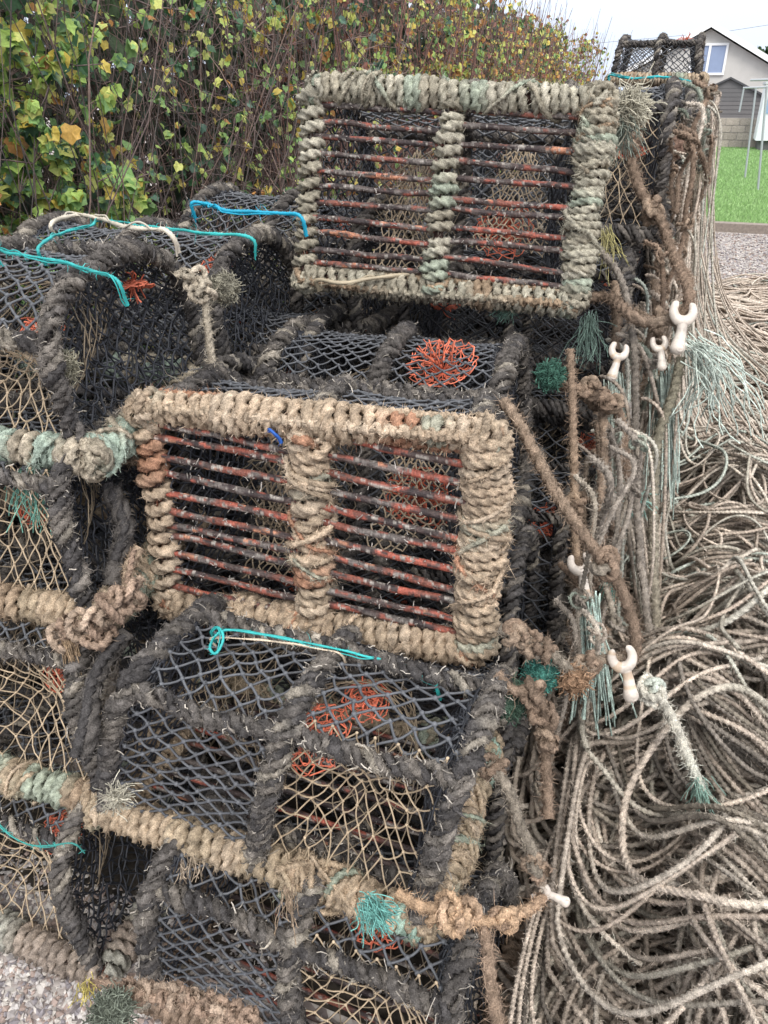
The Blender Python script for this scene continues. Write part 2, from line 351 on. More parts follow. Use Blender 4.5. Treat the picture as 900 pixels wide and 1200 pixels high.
        for bay in (-1,1):
            for k in range(ns):
                y=y0+(y1-y0)*k/(ns-1)+rng.normal()*.003; B=Buf()
                q_=(.017 if slats==3 else .004); bar_slat(B,(bay*(L/2-.006),y+bay*q_+rng.normal()*.003,-.004),(0,y-bay*q_+rng.normal()*.003,-.004),.0072,red=(.22 if slats==1 else .52)*rng.uniform(.3,1.5))
                B.build('slat',M_METAL,root)
    # hoops
    for x in ((-hx,0,hx) if mid else (-hx,hx)):
        W=Buf(); pth=hoop_path(x)+np.c_[noise1(60,14)*.004][:, :3]
        P,A,Bn=darkwrap(W,pth,hoopr-.0075,.0080,dark,dw,fzk,7 if lod else 6,step*1.3)
        if lod>=1: barnacles(W,P,hoopr+.008,int(90*lod),(.42,.38,.33))
        W.build('hoop',M_ROPE,root)
    # side bars at the profile corners
    ctr=bars if bars is not None else [prof[k] for k in range(1,len(prof)-1)]
    for (y,z) in ctr:
        # pull on to the rounded profile
        k=np.argmin((pr[:,0]-y)**2+(pr[:,1]-z)**2); y,z=pr[k]
        W=Buf(); pth=np.linspace((xs(-hx,z),y,z),(xs(hx,z),y,z),40)+noise1(40,10)*.0045
        P,A,Bn=darkwrap(W,pth,.003,.0074,dark,dw,fzk,7 if lod else 6,step*1.3,3,.055)
        if lod>=1: barnacles(W,P,.019,int(90*lod),(.42,.38,.33))
        W.build('side_bar',M_ROPE,root)
    # netting, bay by bay
    tot=np.sum(np.linalg.norm(np.diff(pr,axis=0),axis=1))
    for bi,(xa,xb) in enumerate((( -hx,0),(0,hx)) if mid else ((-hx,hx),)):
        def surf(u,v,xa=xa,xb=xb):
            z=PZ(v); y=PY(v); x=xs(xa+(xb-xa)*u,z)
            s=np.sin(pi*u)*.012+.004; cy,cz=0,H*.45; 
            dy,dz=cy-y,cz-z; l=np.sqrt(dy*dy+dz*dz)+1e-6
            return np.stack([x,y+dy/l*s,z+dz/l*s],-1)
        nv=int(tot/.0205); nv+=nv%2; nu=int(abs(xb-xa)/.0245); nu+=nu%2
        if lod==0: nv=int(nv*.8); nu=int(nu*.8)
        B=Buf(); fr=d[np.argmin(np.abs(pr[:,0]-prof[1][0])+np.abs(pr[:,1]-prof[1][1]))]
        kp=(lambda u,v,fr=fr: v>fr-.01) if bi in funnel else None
        net(B,surf,nu,nv,.0024,NETC,.003,.15,lod>=1,(lambda u,v,k0=kp: (v<.62)&(k0(u,v) if k0 else True)),.12); net(B,surf,nu,nv,.0024,(.014,.014,.017),.003,.15,False,lambda u,v: v>=.62); B.build('netting',M_NET,root)  # rear part of the net coloured near black, painting in the pot's inner shade
        if bi in funnel:
            xm=(xa+xb)/2; cx=np.array([xm+.02*(1 if bi else -1),.02*D,H*.62])
            cbk=fr
            def fs(u,v,xa=xa,xb=xb,cx=cx,fr=fr):
                # u across the mouth, v from base to front top edge, cone bulges inward
                z=PZ(v*fr); y=PY(v*fr); x=xs(xa+(xb-xa)*u,z)
                k=np.sin(pi*np.clip(u,0,1))*np.sin(pi*np.clip(v,0,1))
                return np.stack([x+(cx[0]-x)*k*.35,y+(cx[1]-y)*k*.35+.006,z+(cx[2]-z)*k*.35],-1)
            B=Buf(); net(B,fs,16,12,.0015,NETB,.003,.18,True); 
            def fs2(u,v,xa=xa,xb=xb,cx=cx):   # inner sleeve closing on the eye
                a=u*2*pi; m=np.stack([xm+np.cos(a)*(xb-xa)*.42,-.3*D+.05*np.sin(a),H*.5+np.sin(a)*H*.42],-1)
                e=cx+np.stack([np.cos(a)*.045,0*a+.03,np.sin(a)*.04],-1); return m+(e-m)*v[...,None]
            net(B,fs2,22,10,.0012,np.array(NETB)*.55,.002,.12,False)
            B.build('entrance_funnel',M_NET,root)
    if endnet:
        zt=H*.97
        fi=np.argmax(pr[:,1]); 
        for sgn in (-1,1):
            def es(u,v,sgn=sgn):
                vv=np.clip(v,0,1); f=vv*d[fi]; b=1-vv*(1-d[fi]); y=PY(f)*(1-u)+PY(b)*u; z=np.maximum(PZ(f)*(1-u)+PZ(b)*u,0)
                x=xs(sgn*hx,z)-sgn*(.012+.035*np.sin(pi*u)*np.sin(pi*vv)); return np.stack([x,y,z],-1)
            B=Buf(); net(B,es,26,24,.0020,(.026,.028,.036),.004,.35,False)  # end nets darkened in colour to stand in for shadow inside the pot
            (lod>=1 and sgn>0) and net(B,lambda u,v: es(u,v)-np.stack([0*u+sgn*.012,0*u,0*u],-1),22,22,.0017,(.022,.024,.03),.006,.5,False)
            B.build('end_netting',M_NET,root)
    # divider sleeve of brown net between the two chambers
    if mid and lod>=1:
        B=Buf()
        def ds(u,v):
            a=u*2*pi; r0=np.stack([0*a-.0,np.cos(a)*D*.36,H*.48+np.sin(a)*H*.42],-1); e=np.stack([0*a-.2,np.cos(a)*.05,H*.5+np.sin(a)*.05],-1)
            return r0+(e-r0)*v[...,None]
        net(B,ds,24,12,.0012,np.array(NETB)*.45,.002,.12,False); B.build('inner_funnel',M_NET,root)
    for (c,ax,Rr,n) in red:
        B=Buf(); c=np.array(c,float); ax=unit(np.array(ax,float)); A=unit(np.cross(ax,[.3,.2,1])); Bb=np.cross(ax,A)
        def rf(u,v):
            a=u*2*pi; rr_=.006+Rr*(v**.8); return c+(np.cos(a)[...,None]*A+np.sin(a)[...,None]*Bb)*rr_[...,None]+ax*(Rr*.38*(v**1.5))[...,None]
        net(B,rf,int(n*1.5)//2*2,8,.0014,ORANGE,.003,.5,False,cv=.25); 
        tuft(B,c,ax,26,Rr*1.15,.75,-.1,ORANGE,.0018,.25,cv=.25,r0=.003)
        B.build('funnel_eye',M_NET,root)
    rng=keep
    return root
def copy_tree(o,parent=None):
    c=o.copy(); COL.objects.link(c); c.parent=parent
    for ch in [x for x in ALLCH.get(o.name,[])]: copy_tree(ch,c)
    return c
ALLCH={}
def index_children():
    ALLCH.clear()
    for o in S.objects:
        if o.parent: ALLCH.setdefault(o.parent.name,[]).append(o)

FLIP=np.diag([1.,-1.,-1.])
PROF=[(-.215,0),(-.245,.375),(-.03,.385),(.12,.30),(.21,0)]
RZ=lambda d: rot(0,0,rad(d))
make_pot('lobster_pot','dark lobster pot with thick beige rope base and orange netting, under the lower tipped pot',(-.555,.99,.385),RZ(0),L=.67,D=.42,H=.385,prof=PROF,inset=.10,shear=.10,seed=11,slats=9,funnel=(1,),lod=2,
   red=[((.09,-.12,.26),(.3,.5,-1),.06,14),((.16,-.04,.30),(0,.2,-1),.04,12)],bars=[PROF[1],PROF[2]],style={0:'thick',1:'thick'},basecols=BEIGE+[(.28,.38,.31)],bw=[.3,.2,.12,.2,.03,.15])
make_pot('lobster_pot','bottom front lobster pot standing on the ground, knotted rope chain along its base',(-.42,.87,.03),RZ(-1),L=.66,D=.42,H=.36,prof=[(-.21,0),(-.22,.355),(-.02,.36),(.12,.3),(.21,0)],inset=.1,seed=12,slats=9,funnel=(1,),lod=2,
   red=[((.10,-.05,.27),(0,.3,-1),.05,12)],bars=[(-.22,.355),(-.02,.36)],basecols=BROWN,bw=OW)
RA=rot(rad(86.1),rad(-.6),rad(6.5))@FLIP
make_pot('lobster_pot','lower of the two tipped lobster pots, its rusty slatted base facing out',(-.568,1.113,.896),RA,L=.63,D=.42,H=.34,inset=.08,seed=13,funnel=(),slats=3,lod=2,
   style={0:'braid',1:'bound',2:'thick',3:'sparse'},red=[((.16,.0,.22),(0,.1,-1),.07,16)],basecols=[(.40,.31,.225),(.35,.275,.20),(.43,.345,.26),(.34,.33,.26),(.36,.20,.13)],bw=[.42,.28,.14,.07,.09])
RB=rot(rad(76.6),rad(1.8),rad(7.4))@FLIP
make_pot('lobster_pot','upper of the two tipped lobster pots, its dark red slats facing out',(-.574,1.899,1.395),RB,L=.67,D=.44,H=.36,inset=.08,seed=14,funnel=(),slats=1,lod=2,
   style={0:'thick',1:'bound',2:'braid',3:'sparse'},red=[((.14,.05,.2),(0,.1,-1),.07,16)],basecols=[(.34,.315,.25),(.30,.27,.21),(.39,.36,.29),(.31,.34,.27),(.30,.22,.15)],bw=[.4,.26,.14,.14,.06])
make_pot('lobster_pot','dark lobster pot with a coral net fan, between the two tipped pots',(-.63,1.755,.70),RZ(4),L=.66,D=.46,H=.38,prof=[(-.23,0),(-.235,.375),(.215,.385),(.23,0)],inset=.1,seed=15,funnel=(),lod=2,
   red=[((.13,-.07,.33),(-.1,-.35,.8),.08,26)],base='dark',hoopr=.015)
# left column, bottom to top
LC=[('dark lobster pot on the gravel at the bottom of the left column',(-1.20,.89,.03),-1,.36,21,'beige',[(.27,.22,.18),(.22,.18,.15),(.28,.27,.23)],[.5,.3,.2]),
    ('dark lobster pot with fawn base rail, second from bottom in left column',(-1.205,.985,.39),4,.35,22,'beige',BEIGE,BW),
    ('dark lobster pot with a tasselled corner lashing, third from bottom in left column',(-1.25,1.06,.745),6,.31,23,'beige',BEIGE,BW)]
for k,(lb,loc,yaw,h,sd,bs,bc,bww) in enumerate(LC):
    make_pot('lobster_pot',lb,loc,RZ(yaw),L=.68 if k<2 else .64,D=.44 if k<2 else .38,H=h,prof=[(-.22,0),(-.235,h*.98),(.1,h),(.2,h*.8),(.22,0)] if k<2 else [(-.19,0),(-.205,h*.98),(.1,h),(.17,h*.8),(.19,0)],inset=.1,seed=sd,funnel=(1,),lod=2 if k else 1,
       red=[((.15,-.08,h*.55),(0,.4,-1),.045,12)],basecols=bc,bw=bww,bars=[(-.235,h*.98),(.1,h)])
PROFT=[(-.22,0),(-.24,.20),(-.12,.30),(.1,.31),(.23,.2),(.23,0)]
make_pot('lobster_pot','arched lobster pot with blonde net front and teal cord, top of left column',(-1.255,1.18,1.04),RZ(4),L=.62,D=.46,H=.30,prof=PROFT,inset=.08,seed=24,funnel=(0,1),lod=2,
   red=[((.17,-.12,.2),(0,.5,-1),.04,12),((.24,.08,.24),(.3,-.2,-1),.035,10)],bars=[(-.24,.20),(.1,.31)],basecols=[(.36,.31,.24),(.30,.26,.2),(.30,.36,.30)],bw=[.45,.3,.25])
make_pot('lobster_pot','arched dark net lobster pot right behind the top pot of the left column',(-1.30,1.72,1.00),RZ(3),L=.66,D=.44,H=.32,prof=[(-.22,0),(-.23,.24),(0,.335),(.22,.24),(.22,0)],inset=.06,seed=25,funnel=(),lod=1,
   red=[((.2,-.02,.22),(0,-.3,1),.04,12)],bars=[(-.23,.24)],base='dark')
make_pot('lobster_pot','arched dark net lobster pot beside the upper tipped pot, blue twine on top',(-1.12,2.22,1.03),RZ(-4),L=.64,D=.46,H=.33,prof=[(-.22,0),(-.23,.24),(0,.345),(.22,.24),(.22,0)],inset=.05,seed=26,funnel=(),lod=1,
   red=[((.2,-.05,.22),(0,-.3,1),.05,12)],bars=[(-.23,.24)],base='dark')
# far pot standing on the top of the stack
tp=make_pot('lobster_pot','small dark lobster pot alone on top of the far stack against the sky',(-.38,5.9,1.70),RZ(-2),L=.54,D=.40,H=.235,prof=[(-.2,0),(-.2,.23),(.19,.235),(.2,0)],inset=.1,seed=31,funnel=(),lod=1,
   red=[((.14,-.05,.2),(0,-.3,1),.05,12)])
# pots packed behind
pa=make_pot('lobster_pot','dark weathered lobster pot packed in the body of the stack behind the front pots',(-.42,2.2,0),RZ(0),L=.66,D=.43,H=.40,prof=[(-.215,0),(-.215,.395),(.21,.395),(.215,0)],inset=.03,seed=41,base='dark',funnel=(1,),lod=1,group='pots packed in the stack',red=[((.2,-.05,.2),(0,-.3,1),.05,12)])
pb=make_pot('lobster_pot','dark weathered lobster pot packed in the body of the stack behind the front pots',(-.42,2.2,.41),RZ(0),L=.66,D=.43,H=.40,prof=[(-.215,0),(-.2,.39),(.19,.395),(.215,0)],inset=.06,seed=42,funnel=(),lod=0,group='pots packed in the stack',base='dark',red=[((.22,.05,.22),(0,-.3,1),.05,12)])
index_children()
place=[(pa,(-.42,2.3,0)),(pb,(-.40,2.3,.41))]
rr2=random.Random(5)
for X,Y,z in [(-.50,1.28,.0),(-1.75,1.3,0),(-1.75,1.35,.36),(-1.78,1.5,.7),(-.52,1.47,.0),(-.50,1.42,.34),(-.45,1.86,.0),(-.45,1.86,.34)]+[(-.42+.03*(Y>3.4),Y,z) for Y in (2.3,2.76,3.22,3.68,4.14,4.6,5.06,5.52,5.98) for z in (0,.41,.82,1.24)]+[(-1.2,Y,z) for Y in (1.4,1.86,2.32) for z in (0.02,.36,.69)]+[(-1.12,2.8,0),(-1.12,2.8,.41),(-1.12,2.8,.82),(-1.12,3.3,0),(-1.12,3.3,.41),(-1.12,3.3,.82)]:
    if (X,Y,z) in ((-.42,2.3,0),(-.42,2.3,.41)): continue
    if Y==2.3 and z==.82: z=.82
    if Y==2.3 and z==1.24: continue
    src=pa if rr2.random()<.5 else pb
    c=copy_tree(src); c.location=(X+rr2.uniform(-.03,.03),Y+rr2.uniform(-.02,.02),z); c.rotation_euler=(rad(rr2.uniform(-1,1)),rad(rr2.uniform(-1,1)),rad(rr2.uniform(-5,5))+(pi if rr2.random()<.3 else 0))
pa.location=(-.42,2.3,0); pb.location=(-.40,2.3,.41)

# ------------------------------------------------------------------ ground, lawn, hedge, buildings
def gravel_mat():
    m=bpy.data.materials.new('gravel'); m.use_nodes=True; nt=m.node_tree; N=nt.nodes; L=nt.links; p=N['Principled BSDF']; p.inputs['Roughness'].default_value=.85
    tc=N.new('ShaderNodeTexCoord'); v=N.new('ShaderNodeTexVoronoi'); v.inputs['Scale'].default_value=55; L.new(tc.outputs['Object'],v.inputs['Vector'])
    v.inputs['Randomness'].default_value=1
    r=N.new('ShaderNodeValToRGB'); L.new(v.outputs['Color'],r.inputs[0]); e=r.color_ramp.elements
    e[0].position=.1; e[0].color=(.16,.14,.14,1); e[1].position=.9; e[1].color=(.52,.49,.46,1); x=e.new(.5); x.color=(.32,.27,.25,1)
    L.new(r.outputs[0],p.inputs['Base Color'])
    b=N.new('ShaderNodeBump'); b.invert=True; b.inputs['Strength'].default_value=.9; b.inputs['Distance'].default_value=.01; L.new(v.outputs['Distance'],b.inputs['Height']); L.new(b.outputs[0],p.inputs['Normal'])
    return m
def ground_mat(name,c1,c2,scale,bump=.4,bd=.02):
    m=bpy.data.materials.new(name); m.use_nodes=True; nt=m.node_tree; N=nt.nodes; L=nt.links; p=N['Principled BSDF']; p.inputs['Roughness'].default_value=.9; p.inputs['Specular IOR Level'].default_value=.15
    tc=N.new('ShaderNodeTexCoord'); n=N.new('ShaderNodeTexNoise'); n.inputs['Scale'].default_value=scale; n.inputs['Detail'].default_value=8; L.new(tc.outputs['Object'],n.inputs['Vector'])
    r=N.new('ShaderNodeValToRGB'); L.new(n.outputs['Fac'],r.inputs[0]); e=r.color_ramp.elements; e[0].position=.35; e[0].color=(*c1,1); e[1].position=.65; e[1].color=(*c2,1)
    L.new(r.outputs[0],p.inputs['Base Color']); b=N.new('ShaderNodeBump'); b.inputs['Strength'].default_value=bump; b.inputs['Distance'].default_value=bd
    L.new(n.outputs['Fac'],b.inputs['Height']); L.new(b.outputs[0],p.inputs['Normal']); return m
def sheet(name,x0,x1,y0,y1,z,m):
    B=Buf(); B.add([(x0,y0,z),(x1,y0,z),(x1,y1,z),(x0,y1,z)],Q=[[0,1,2,3]],C=(.3,.3,.3)); o=B.build(name,m,smooth=False); o['kind']='structure'; return o
sheet('ground',-600,600,-300,900,0,gravel_mat())
sheet('lawn',-.8,9,12.1,33,.03,ground_mat('lawn_grass',(.19,.30,.11),(.26,.38,.16),1.3,.2,.01))
B=Buf(); B.box((-.9,11.9,0),(9,12.1,.11),(.24,.20,.17)); o=B.build('kerb',M_STONE,smooth=False); o['kind']='structure'
# blades of grass on the lawn
n=60000; x=rng.uniform(-.6,4.5,n); y=12.1+20.5*rng.random(n)**1.4; h=rng.uniform(.03,.07,n); w=.006*(1+(y-12)/6)
d=rng.normal(size=(n,2))*.02
V=np.stack([np.stack([x-w,y,0*x+.028],1),np.stack([x+w,y,0*x+.028],1),np.stack([x+d[:,0],y+d[:,1],.028+h],1)],1).reshape(-1,3)
B=Buf(); c=np.array([(.25,.39,.155)])*rng.uniform(.7,1.35,(n,1)); B.add(V,T=np.arange(3*n).reshape(-1,3),C=np.repeat(c,3,0)); tag(B.build('grass',M_LEAF,smooth=False),'short mown green grass of the lawn beyond the gravel','grass',kind='stuff')
sheet('stack_shade_sheet',-2.2,-.12,.78,6.6,.004,ground_mat('painted_stack_shade',(.02,.017,.014),(.05,.042,.035),40,.8,.01))  # added dark sheet, shade beneath the stack painted as ground colour
# loose stones
def stones(n,x0,x1,y0,y1,s0,s1):
    B=Buf(); T=[[0,1,2],[0,2,3],[0,3,4],[0,4,1],[5,2,1],[5,3,2],[5,4,3],[5,1,4]]
    base=np.array([(0,0,1),(1,0,0),(0,1,0),(-1,0,0),(0,-1,0),(0,0,-1.)])
    for _ in range(n):
        s=rng.uniform(s0,s1); v=base*np.array([1,rng.uniform(.6,1),rng.uniform(.3,.6)])*rng.uniform(.75,1.25,(6,3)); v=v@rot(rng.normal()*.4,rng.normal()*.4,rng.uniform(0,6)).T*s
        v+=np.array([rng.uniform(x0,x1),rng.uniform(y0,y1),s*.3]); c=np.array([(.34,.31,.30),(.22,.2,.21),(.45,.42,.4),(.30,.23,.20),(.5,.46,.42)][rng.integers(5)])
        B.add(v,T=T,C=c)
    return B
B=stones(9000,-1.7,-.5,.35,.85,.004,.011); tag(B.build('gravel',M_STONE,smooth=False),'pinkish grey gravel around the bottom left pot','gravel',kind='stuff')
B=stones(7000,-.1,1.5,7.2,11.8,.008,.022); tag(B.build('gravel',M_STONE,smooth=False),'pale gravel strip between the rope heap and the lawn','gravel',kind='stuff')
for k,(px,py,s,lb) in enumerate([(868,1158,.028,'flat grey slate chip among the ropes at the bottom right'),(590,1192,.03,'flat pale slate chip showing under the ropes at the bottom')]):
    p=at(px,py,z=.045); B=Buf(); v=np.array([(-1,-.6,0),(.7,-.8,0),(1.1,.3,0),(.1,.8,0),(-.9,.5,0)])*s*np.array([1,1,1]); v=np.vstack([v,v*.92+[0,0,.006]])
    B.add(v+p,T=[[5,6,7],[5,7,8],[5,8,9],[0,2,1],[0,3,2],[0,4,3]],Q=[[i,(i+1)%5,(i+1)%5+5,i+5] for i in range(5)],C=(.36,.37,.42)); tag(B.build('slate_chip',M_STONE,smooth=False),lb,'stone')

# hedge -------------------------------------------------------------
HX=-2.0
hr=empty('hedge',(HX,6,0)); tag(hr,'tall leggy hedge of reddish brown twigs with yellowing lobed leaves behind the pots','hedge')
off=-np.array([HX,6,0])
def htop(Y): return 2.62-.012*np.clip(Y-5,0,9)+.10*np.sin(Y*1.3)+.06*np.sin(Y*3.1+1)
def stems(n,y0,y1,depth,K=9,rr_=(.0016,.0042),fan=.34):
    y=rng.uniform(y0,y1,n); x=HX-rng.uniform(0,1,n)**1.2*depth; P=np.empty((n,K,3)); h=htop(y)*(1-.6*rng.random(n)**2.2)
    dx=rng.normal(0,fan,n); dy=rng.normal(0,fan*2.2,n); t=np.linspace(0,1,K)
    w=rng.normal(0,.04,(n,K,2)).cumsum(1)
    P[:,:,0]=x[:,None]+dx[:,None]*t+w[:,:,0]; P[:,:,1]=y[:,None]+dy[:,None]*t+w[:,:,1]; P[:,:,2]=h[:,None]*t
    return P,rng.uniform(*rr_,n)
B=Buf(); TWC=np.array([(.17,.125,.115),(.13,.10,.095),(.22,.155,.13),(.11,.095,.09)])
for n,y0,y1 in ((850,.9,4.5),(1700,4.5,15)):
    P,r=stems(n,y0,y1,1.3); R=r[:,None]*np.linspace(1.1,.35,9)[None]*(1 if y0<4 else 1.6)
    tw_=TWC*(1 if y0<4 else np.array([1.25,.95,.9])); tubes(B,P,R,5,col=tw_[rng.integers(0,4,n)])
    # side twigs
    m=n*8; i=rng.integers(0,n,m); k=rng.integers(2,8,m); o=P[i,k]; v=unit(rng.normal(size=(m,3))*np.array([.8,1,.7])+np.array([.2,0,.55])); l=rng.uniform(.1,.42,m); K=5
    Q=np.empty((m,K,3)); p=o; Q[:,0]=p
    for q in range(1,K): v=unit(v+rng.normal(size=(m,3))*.2+[0,0,.05]); p=p+v*(l/(K-1))[:,None]; Q[:,q]=p
    Q=Q[Q[:,:,0].max(1)<HX+.16]
    tubes(B,Q,np.linspace(.0026,.0009,K)[None]*np.ones((len(Q),1))*(1 if y0<4 else 1.8),4,col=TWC[rng.integers(0,3,len(Q))])
    if y0<4: tipsN=Q[:,2:].reshape(-1,3)
    else: tipsF=Q[:,2:].reshape(-1,3)
for v in B.v: v+=off
tag(B.build('stems',M_TWIG,hr),kind='stuff')
def leaves(B,pos,size,cols,w,face=np.array([.9,-.35,.35])):
    n=len(pos)
    # five-lobed outline, folded on the midrib
    out=np.array([(0,-.02),(.26,-.10),(.50,.10),(.44,.34),(.50,.62),(.27,.72),(.0,1.0),(-.27,.72),(-.50,.62),(-.44,.34),(-.50,.10),(-.26,-.10)])
    X=out[:,0]; Y=out[:,1]; Z=np.abs(X)*.28-.30*(Y-.4)**2
    L=np.stack([X,Y,Z],1); L=np.vstack([L,[[0,.3,-.01]]])
    nrm=unit(face+rng.normal(size=(n,3))*.55); dn=unit(np.array([.1,0,-.8])+rng.normal(size=(n,3))*.55); dn=unit(dn-(dn*nrm).sum(1,keepdims=True)*nrm); sx=np.cross(dn,nrm)
    s=size*rng.uniform(.55,1.2,n); bend=rng.normal(0,.25,n)
    LL=np.broadcast_to(L,(n,13,3)).copy(); LL[:,:,2]+=bend[:,None]*(LL[:,:,1]**2)*.6; LL[:,:,0]*=rng.uniform(.8,1.15,(n,1)); LL+=rng.normal(0,.03,LL.shape)
    V=pos[:,None]+s[:,None,None]*(LL[...,0:1]*sx[:,None]+LL[...,1:2]*dn[:,None]+LL[...,2:3]*nrm[:,None])
    T=np.array([[12,i,(i+1)%12] for i in range(12)]); T=(T[None]+np.arange(n)[:,None,None]*13).reshape(-1,3)
    cl=np.array(cols); a=cl[rng.choice(len(cl),n,p=w)]; b=cl[rng.choice(len(cl),n,p=w)]; k=rng.random(n)<.3
    C=np.repeat(a[:,None],13,1)*rng.uniform(.75,1.25,(n,1,1)); mixm=(rng.random((n,13))<.35)&k[:,None]; C[mixm]=(C*.4+b[:,None]*.6)[mixm]
    B.add(V.reshape(-1,3),T=T,C=C.reshape(-1,3))
LCOL=[(.36,.50,.13),(.22,.37,.13),(.56,.58,.17),(.055,.13,.06),(.60,.46,.10),(.45,.22,.07),(.09,.17,.12)]
B=Buf()
def pick(T,n,bias=None):
    w=np.clip((T[:,0]-(HX-.9))/.9,.02,1)**2
    if bias is not None: w=w*bias(T)
    return T[rng.choice(len(T),n,p=w/w.sum())]
den=lambda T: .42+1.3*np.exp(-((T[:,1]-1.7)/.75)**2)+.9*np.exp(-((T[:,2]-1.1)/.3)**2)*(T[:,1]<2.6)+.5*(T[:,2]>1.9)
leaves(B,pick(tipsN,11500,den),.036,LCOL,[.22,.22,.16,.17,.08,.04,.11])
leaves(B,pick(tipsN[tipsN[:,1]<2.6],4600,den),.056,LCOL,[.26,.24,.14,.16,.07,.03,.10])
leaves(B,pick(tipsF,10000,lambda T:.3+1.2*(T[:,2]>1.7)),.045,LCOL+[(.30,.13,.10)],[.10,.10,.20,.10,.10,.18,.08,.14])
# low, deep backing leaves; the hedge's inner shade is put into their colour
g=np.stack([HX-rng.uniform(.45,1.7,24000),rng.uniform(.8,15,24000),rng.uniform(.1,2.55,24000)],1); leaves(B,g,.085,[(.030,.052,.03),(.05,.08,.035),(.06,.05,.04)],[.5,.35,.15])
for (px,py) in ((84,147),(116,138)):
    p=at(px,py,X=HX+.1); leaves(B,p[None]+rng.normal(0,.01,(1,3)),.085,[(.62,.38,.10)],[1])
for v in B.v: v+=off
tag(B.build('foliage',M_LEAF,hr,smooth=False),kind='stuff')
# fallen dead stalks at the foot
# distant trees
def tree(loc,h,r,label,n=2600,col=(.06,.12,.05)):
    t=empty('tree',loc); tag(t,label,'tree'); B=Buf(); tubes(B,np.linspace((0,0,0),(0,0,h*.6),8)[None],np.linspace(.25,.1,8),7,col=(.12,.09,.07)); B.build('trunk',M_TWIG,t)
    B=Buf(); c=unit(rng.normal(size=(9,3)))*r*.55+[0,0,h*.65]; p=c[rng.integers(0,9,n)]+unit(rng.normal(size=(n,3)))*r*.5*rng.random((n,1))**.4; leaves(B,p,.32,[col,tuple(np.array(col)*1.5),tuple(np.array(col)*.7)],[.5,.25,.25]); B.build('crown',M_LEAF,t,smooth=False)
q=at(905,85,Y=58); tree((q[0],58,0),4.6,1.9,'green tree rising behind the house roof at the right edge')

# house ---------------------------------------------------------------
HY=40.
def P2(px,py,Y=HY): p=at(px,py,Y=Y); return p[0],p[2]
ax,az=P2(834,30); ex,ez=P2(915,80); hw=ex-ax
h=empty('house',(ax,HY,0)); tag(h,'grey rendered gabled house with white bargeboards beyond the lawn','house')
B=Buf(); wc=(.52,.50,.47); zt=az-.12; sl=(az-ez)/hw; he=az-sl*(hw)
V=[(-hw,0,0),(hw,0,0),(hw,0,he-.12),(0,0,zt),(-hw,0,he-.12),(-hw,9,0),(hw,9,0),(hw,9,he-.12),(0,9,zt),(-hw,9,he-.12)]
B.add(V,T=[[2,3,4],[7,9,8]],Q=[[0,1,2,4],[6,5,9,7],[1,6,7,2],[5,0,4,9]],C=wc); B.build('wall',M_PAINT,h,smooth=False)
for sg_ in (-1,1):
    B=Buf(); e=sg_*(hw+.35); ze=az-sl*(hw+.35)
    B.add([(0,-.3,az),(e,-.3,ze),(e,9.3,ze),(0,9.3,az),(0,-.3,az+.14),(e,-.3,ze+.14),(e,9.3,ze+.14),(0,9.3,az+.14)],Q=[[0,1,2,3],[4,7,6,5],[1,5,6,2],[3,2,6,7]],C=(.12,.12,.13)); r_=B.build('roof',M_PAINT,h,smooth=False)
    B=Buf(); B.add([(0,-.34,az+.15),(e,-.34,ze+.15),(e,-.34,ze-.07),(0,-.34,az-.07),(0,-.3,az+.15),(e,-.3,ze+.15),(e,-.3,ze-.07),(0,-.3,az-.07)],Q=[[0,1,2,3],[4,7,6,5],[0,4,5,1],[3,2,6,7]],C=(.8,.8,.8)); B.build('bargeboard',M_PAINT,h,smooth=False)
wx0,wz1=P2(812,51); wx1,wz0=P2(848,88); wx0-=ax; wx1-=ax
B=Buf(); t_=.09
for lo,hi_ in (((wx0,-.08,wz0),(wx1,.02,wz0+t_)),((wx0,-.08,wz1-t_),(wx1,.02,wz1)),((wx0,-.075,wz0+t_),(wx0+t_,.02,wz1-t_)),((wx1-t_,-.075,wz0+t_),(wx1,.02,wz1-t_)),(((wx0+wx1)/2-.05,-.075,wz0+t_),((wx0+wx1)/2+.05,.02,wz1-t_))): B.box(lo,hi_,(.8,.8,.8))
fr_=B.build('window_frame',M_PAINT,h,smooth=False); B=Buf(); B.box((wx0+t_,-.03,wz0+t_),(wx1-t_,-.02,wz1-t_),(.25,.31,.45)); B.build('pane',M_GLASS,fr_,smooth=False)
# shed
SY=35.; sx,sz=P2(856,93,SY); e1,ez1=P2(902,117,SY); s=empty('shed',(sx,SY,0)); tag(s,'dark grey timber shed with a shallow gable behind the block wall','shed')
hw2=1.5; sl2=(sz-ez1)/(e1-sx); B=Buf(); he2=sz-sl2*hw2
V=[(-hw2,0,0),(hw2,0,0),(hw2,0,he2),(0,0,sz),(-hw2,0,he2),(-hw2,3,0),(hw2,3,0),(hw2,3,he2),(0,3,sz),(-hw2,3,he2)]
B.add(V,T=[[2,3,4],[7,9,8]],Q=[[0,1,2,4],[6,5,9,7],[1,6,7,2],[5,0,4,9]],C=(.14,.135,.135))
for k in range(14): B.box((-hw2+.01,-.012,.1+k*.14),(hw2-.01,-.002,.1+k*.14+.115) if .1+k*.14<he2-.12 else (hw2-.01,-.002,.1+k*.14),(.16,.152,.15))
B.build('wall',M_PAINT,s,smooth=False)
for g_ in (-1,1):
    B=Buf(); e=g_*(hw2+.12); ze=sz-sl2*(hw2+.12); B.add([(0,-.1,sz+.01),(e,-.1,ze+.01),(e,3.1,ze+.01),(0,3.1,sz+.01),(0,-.1,sz+.08),(e,-.1,ze+.08),(e,3.1,ze+.08),(0,3.1,sz+.08)],Q=[[0,1,2,3],[4,7,6,5],[1,5,6,2],[0,4,5,1]],C=(.07,.07,.075)); B.build('roof',M_PAINT,s,smooth=False)
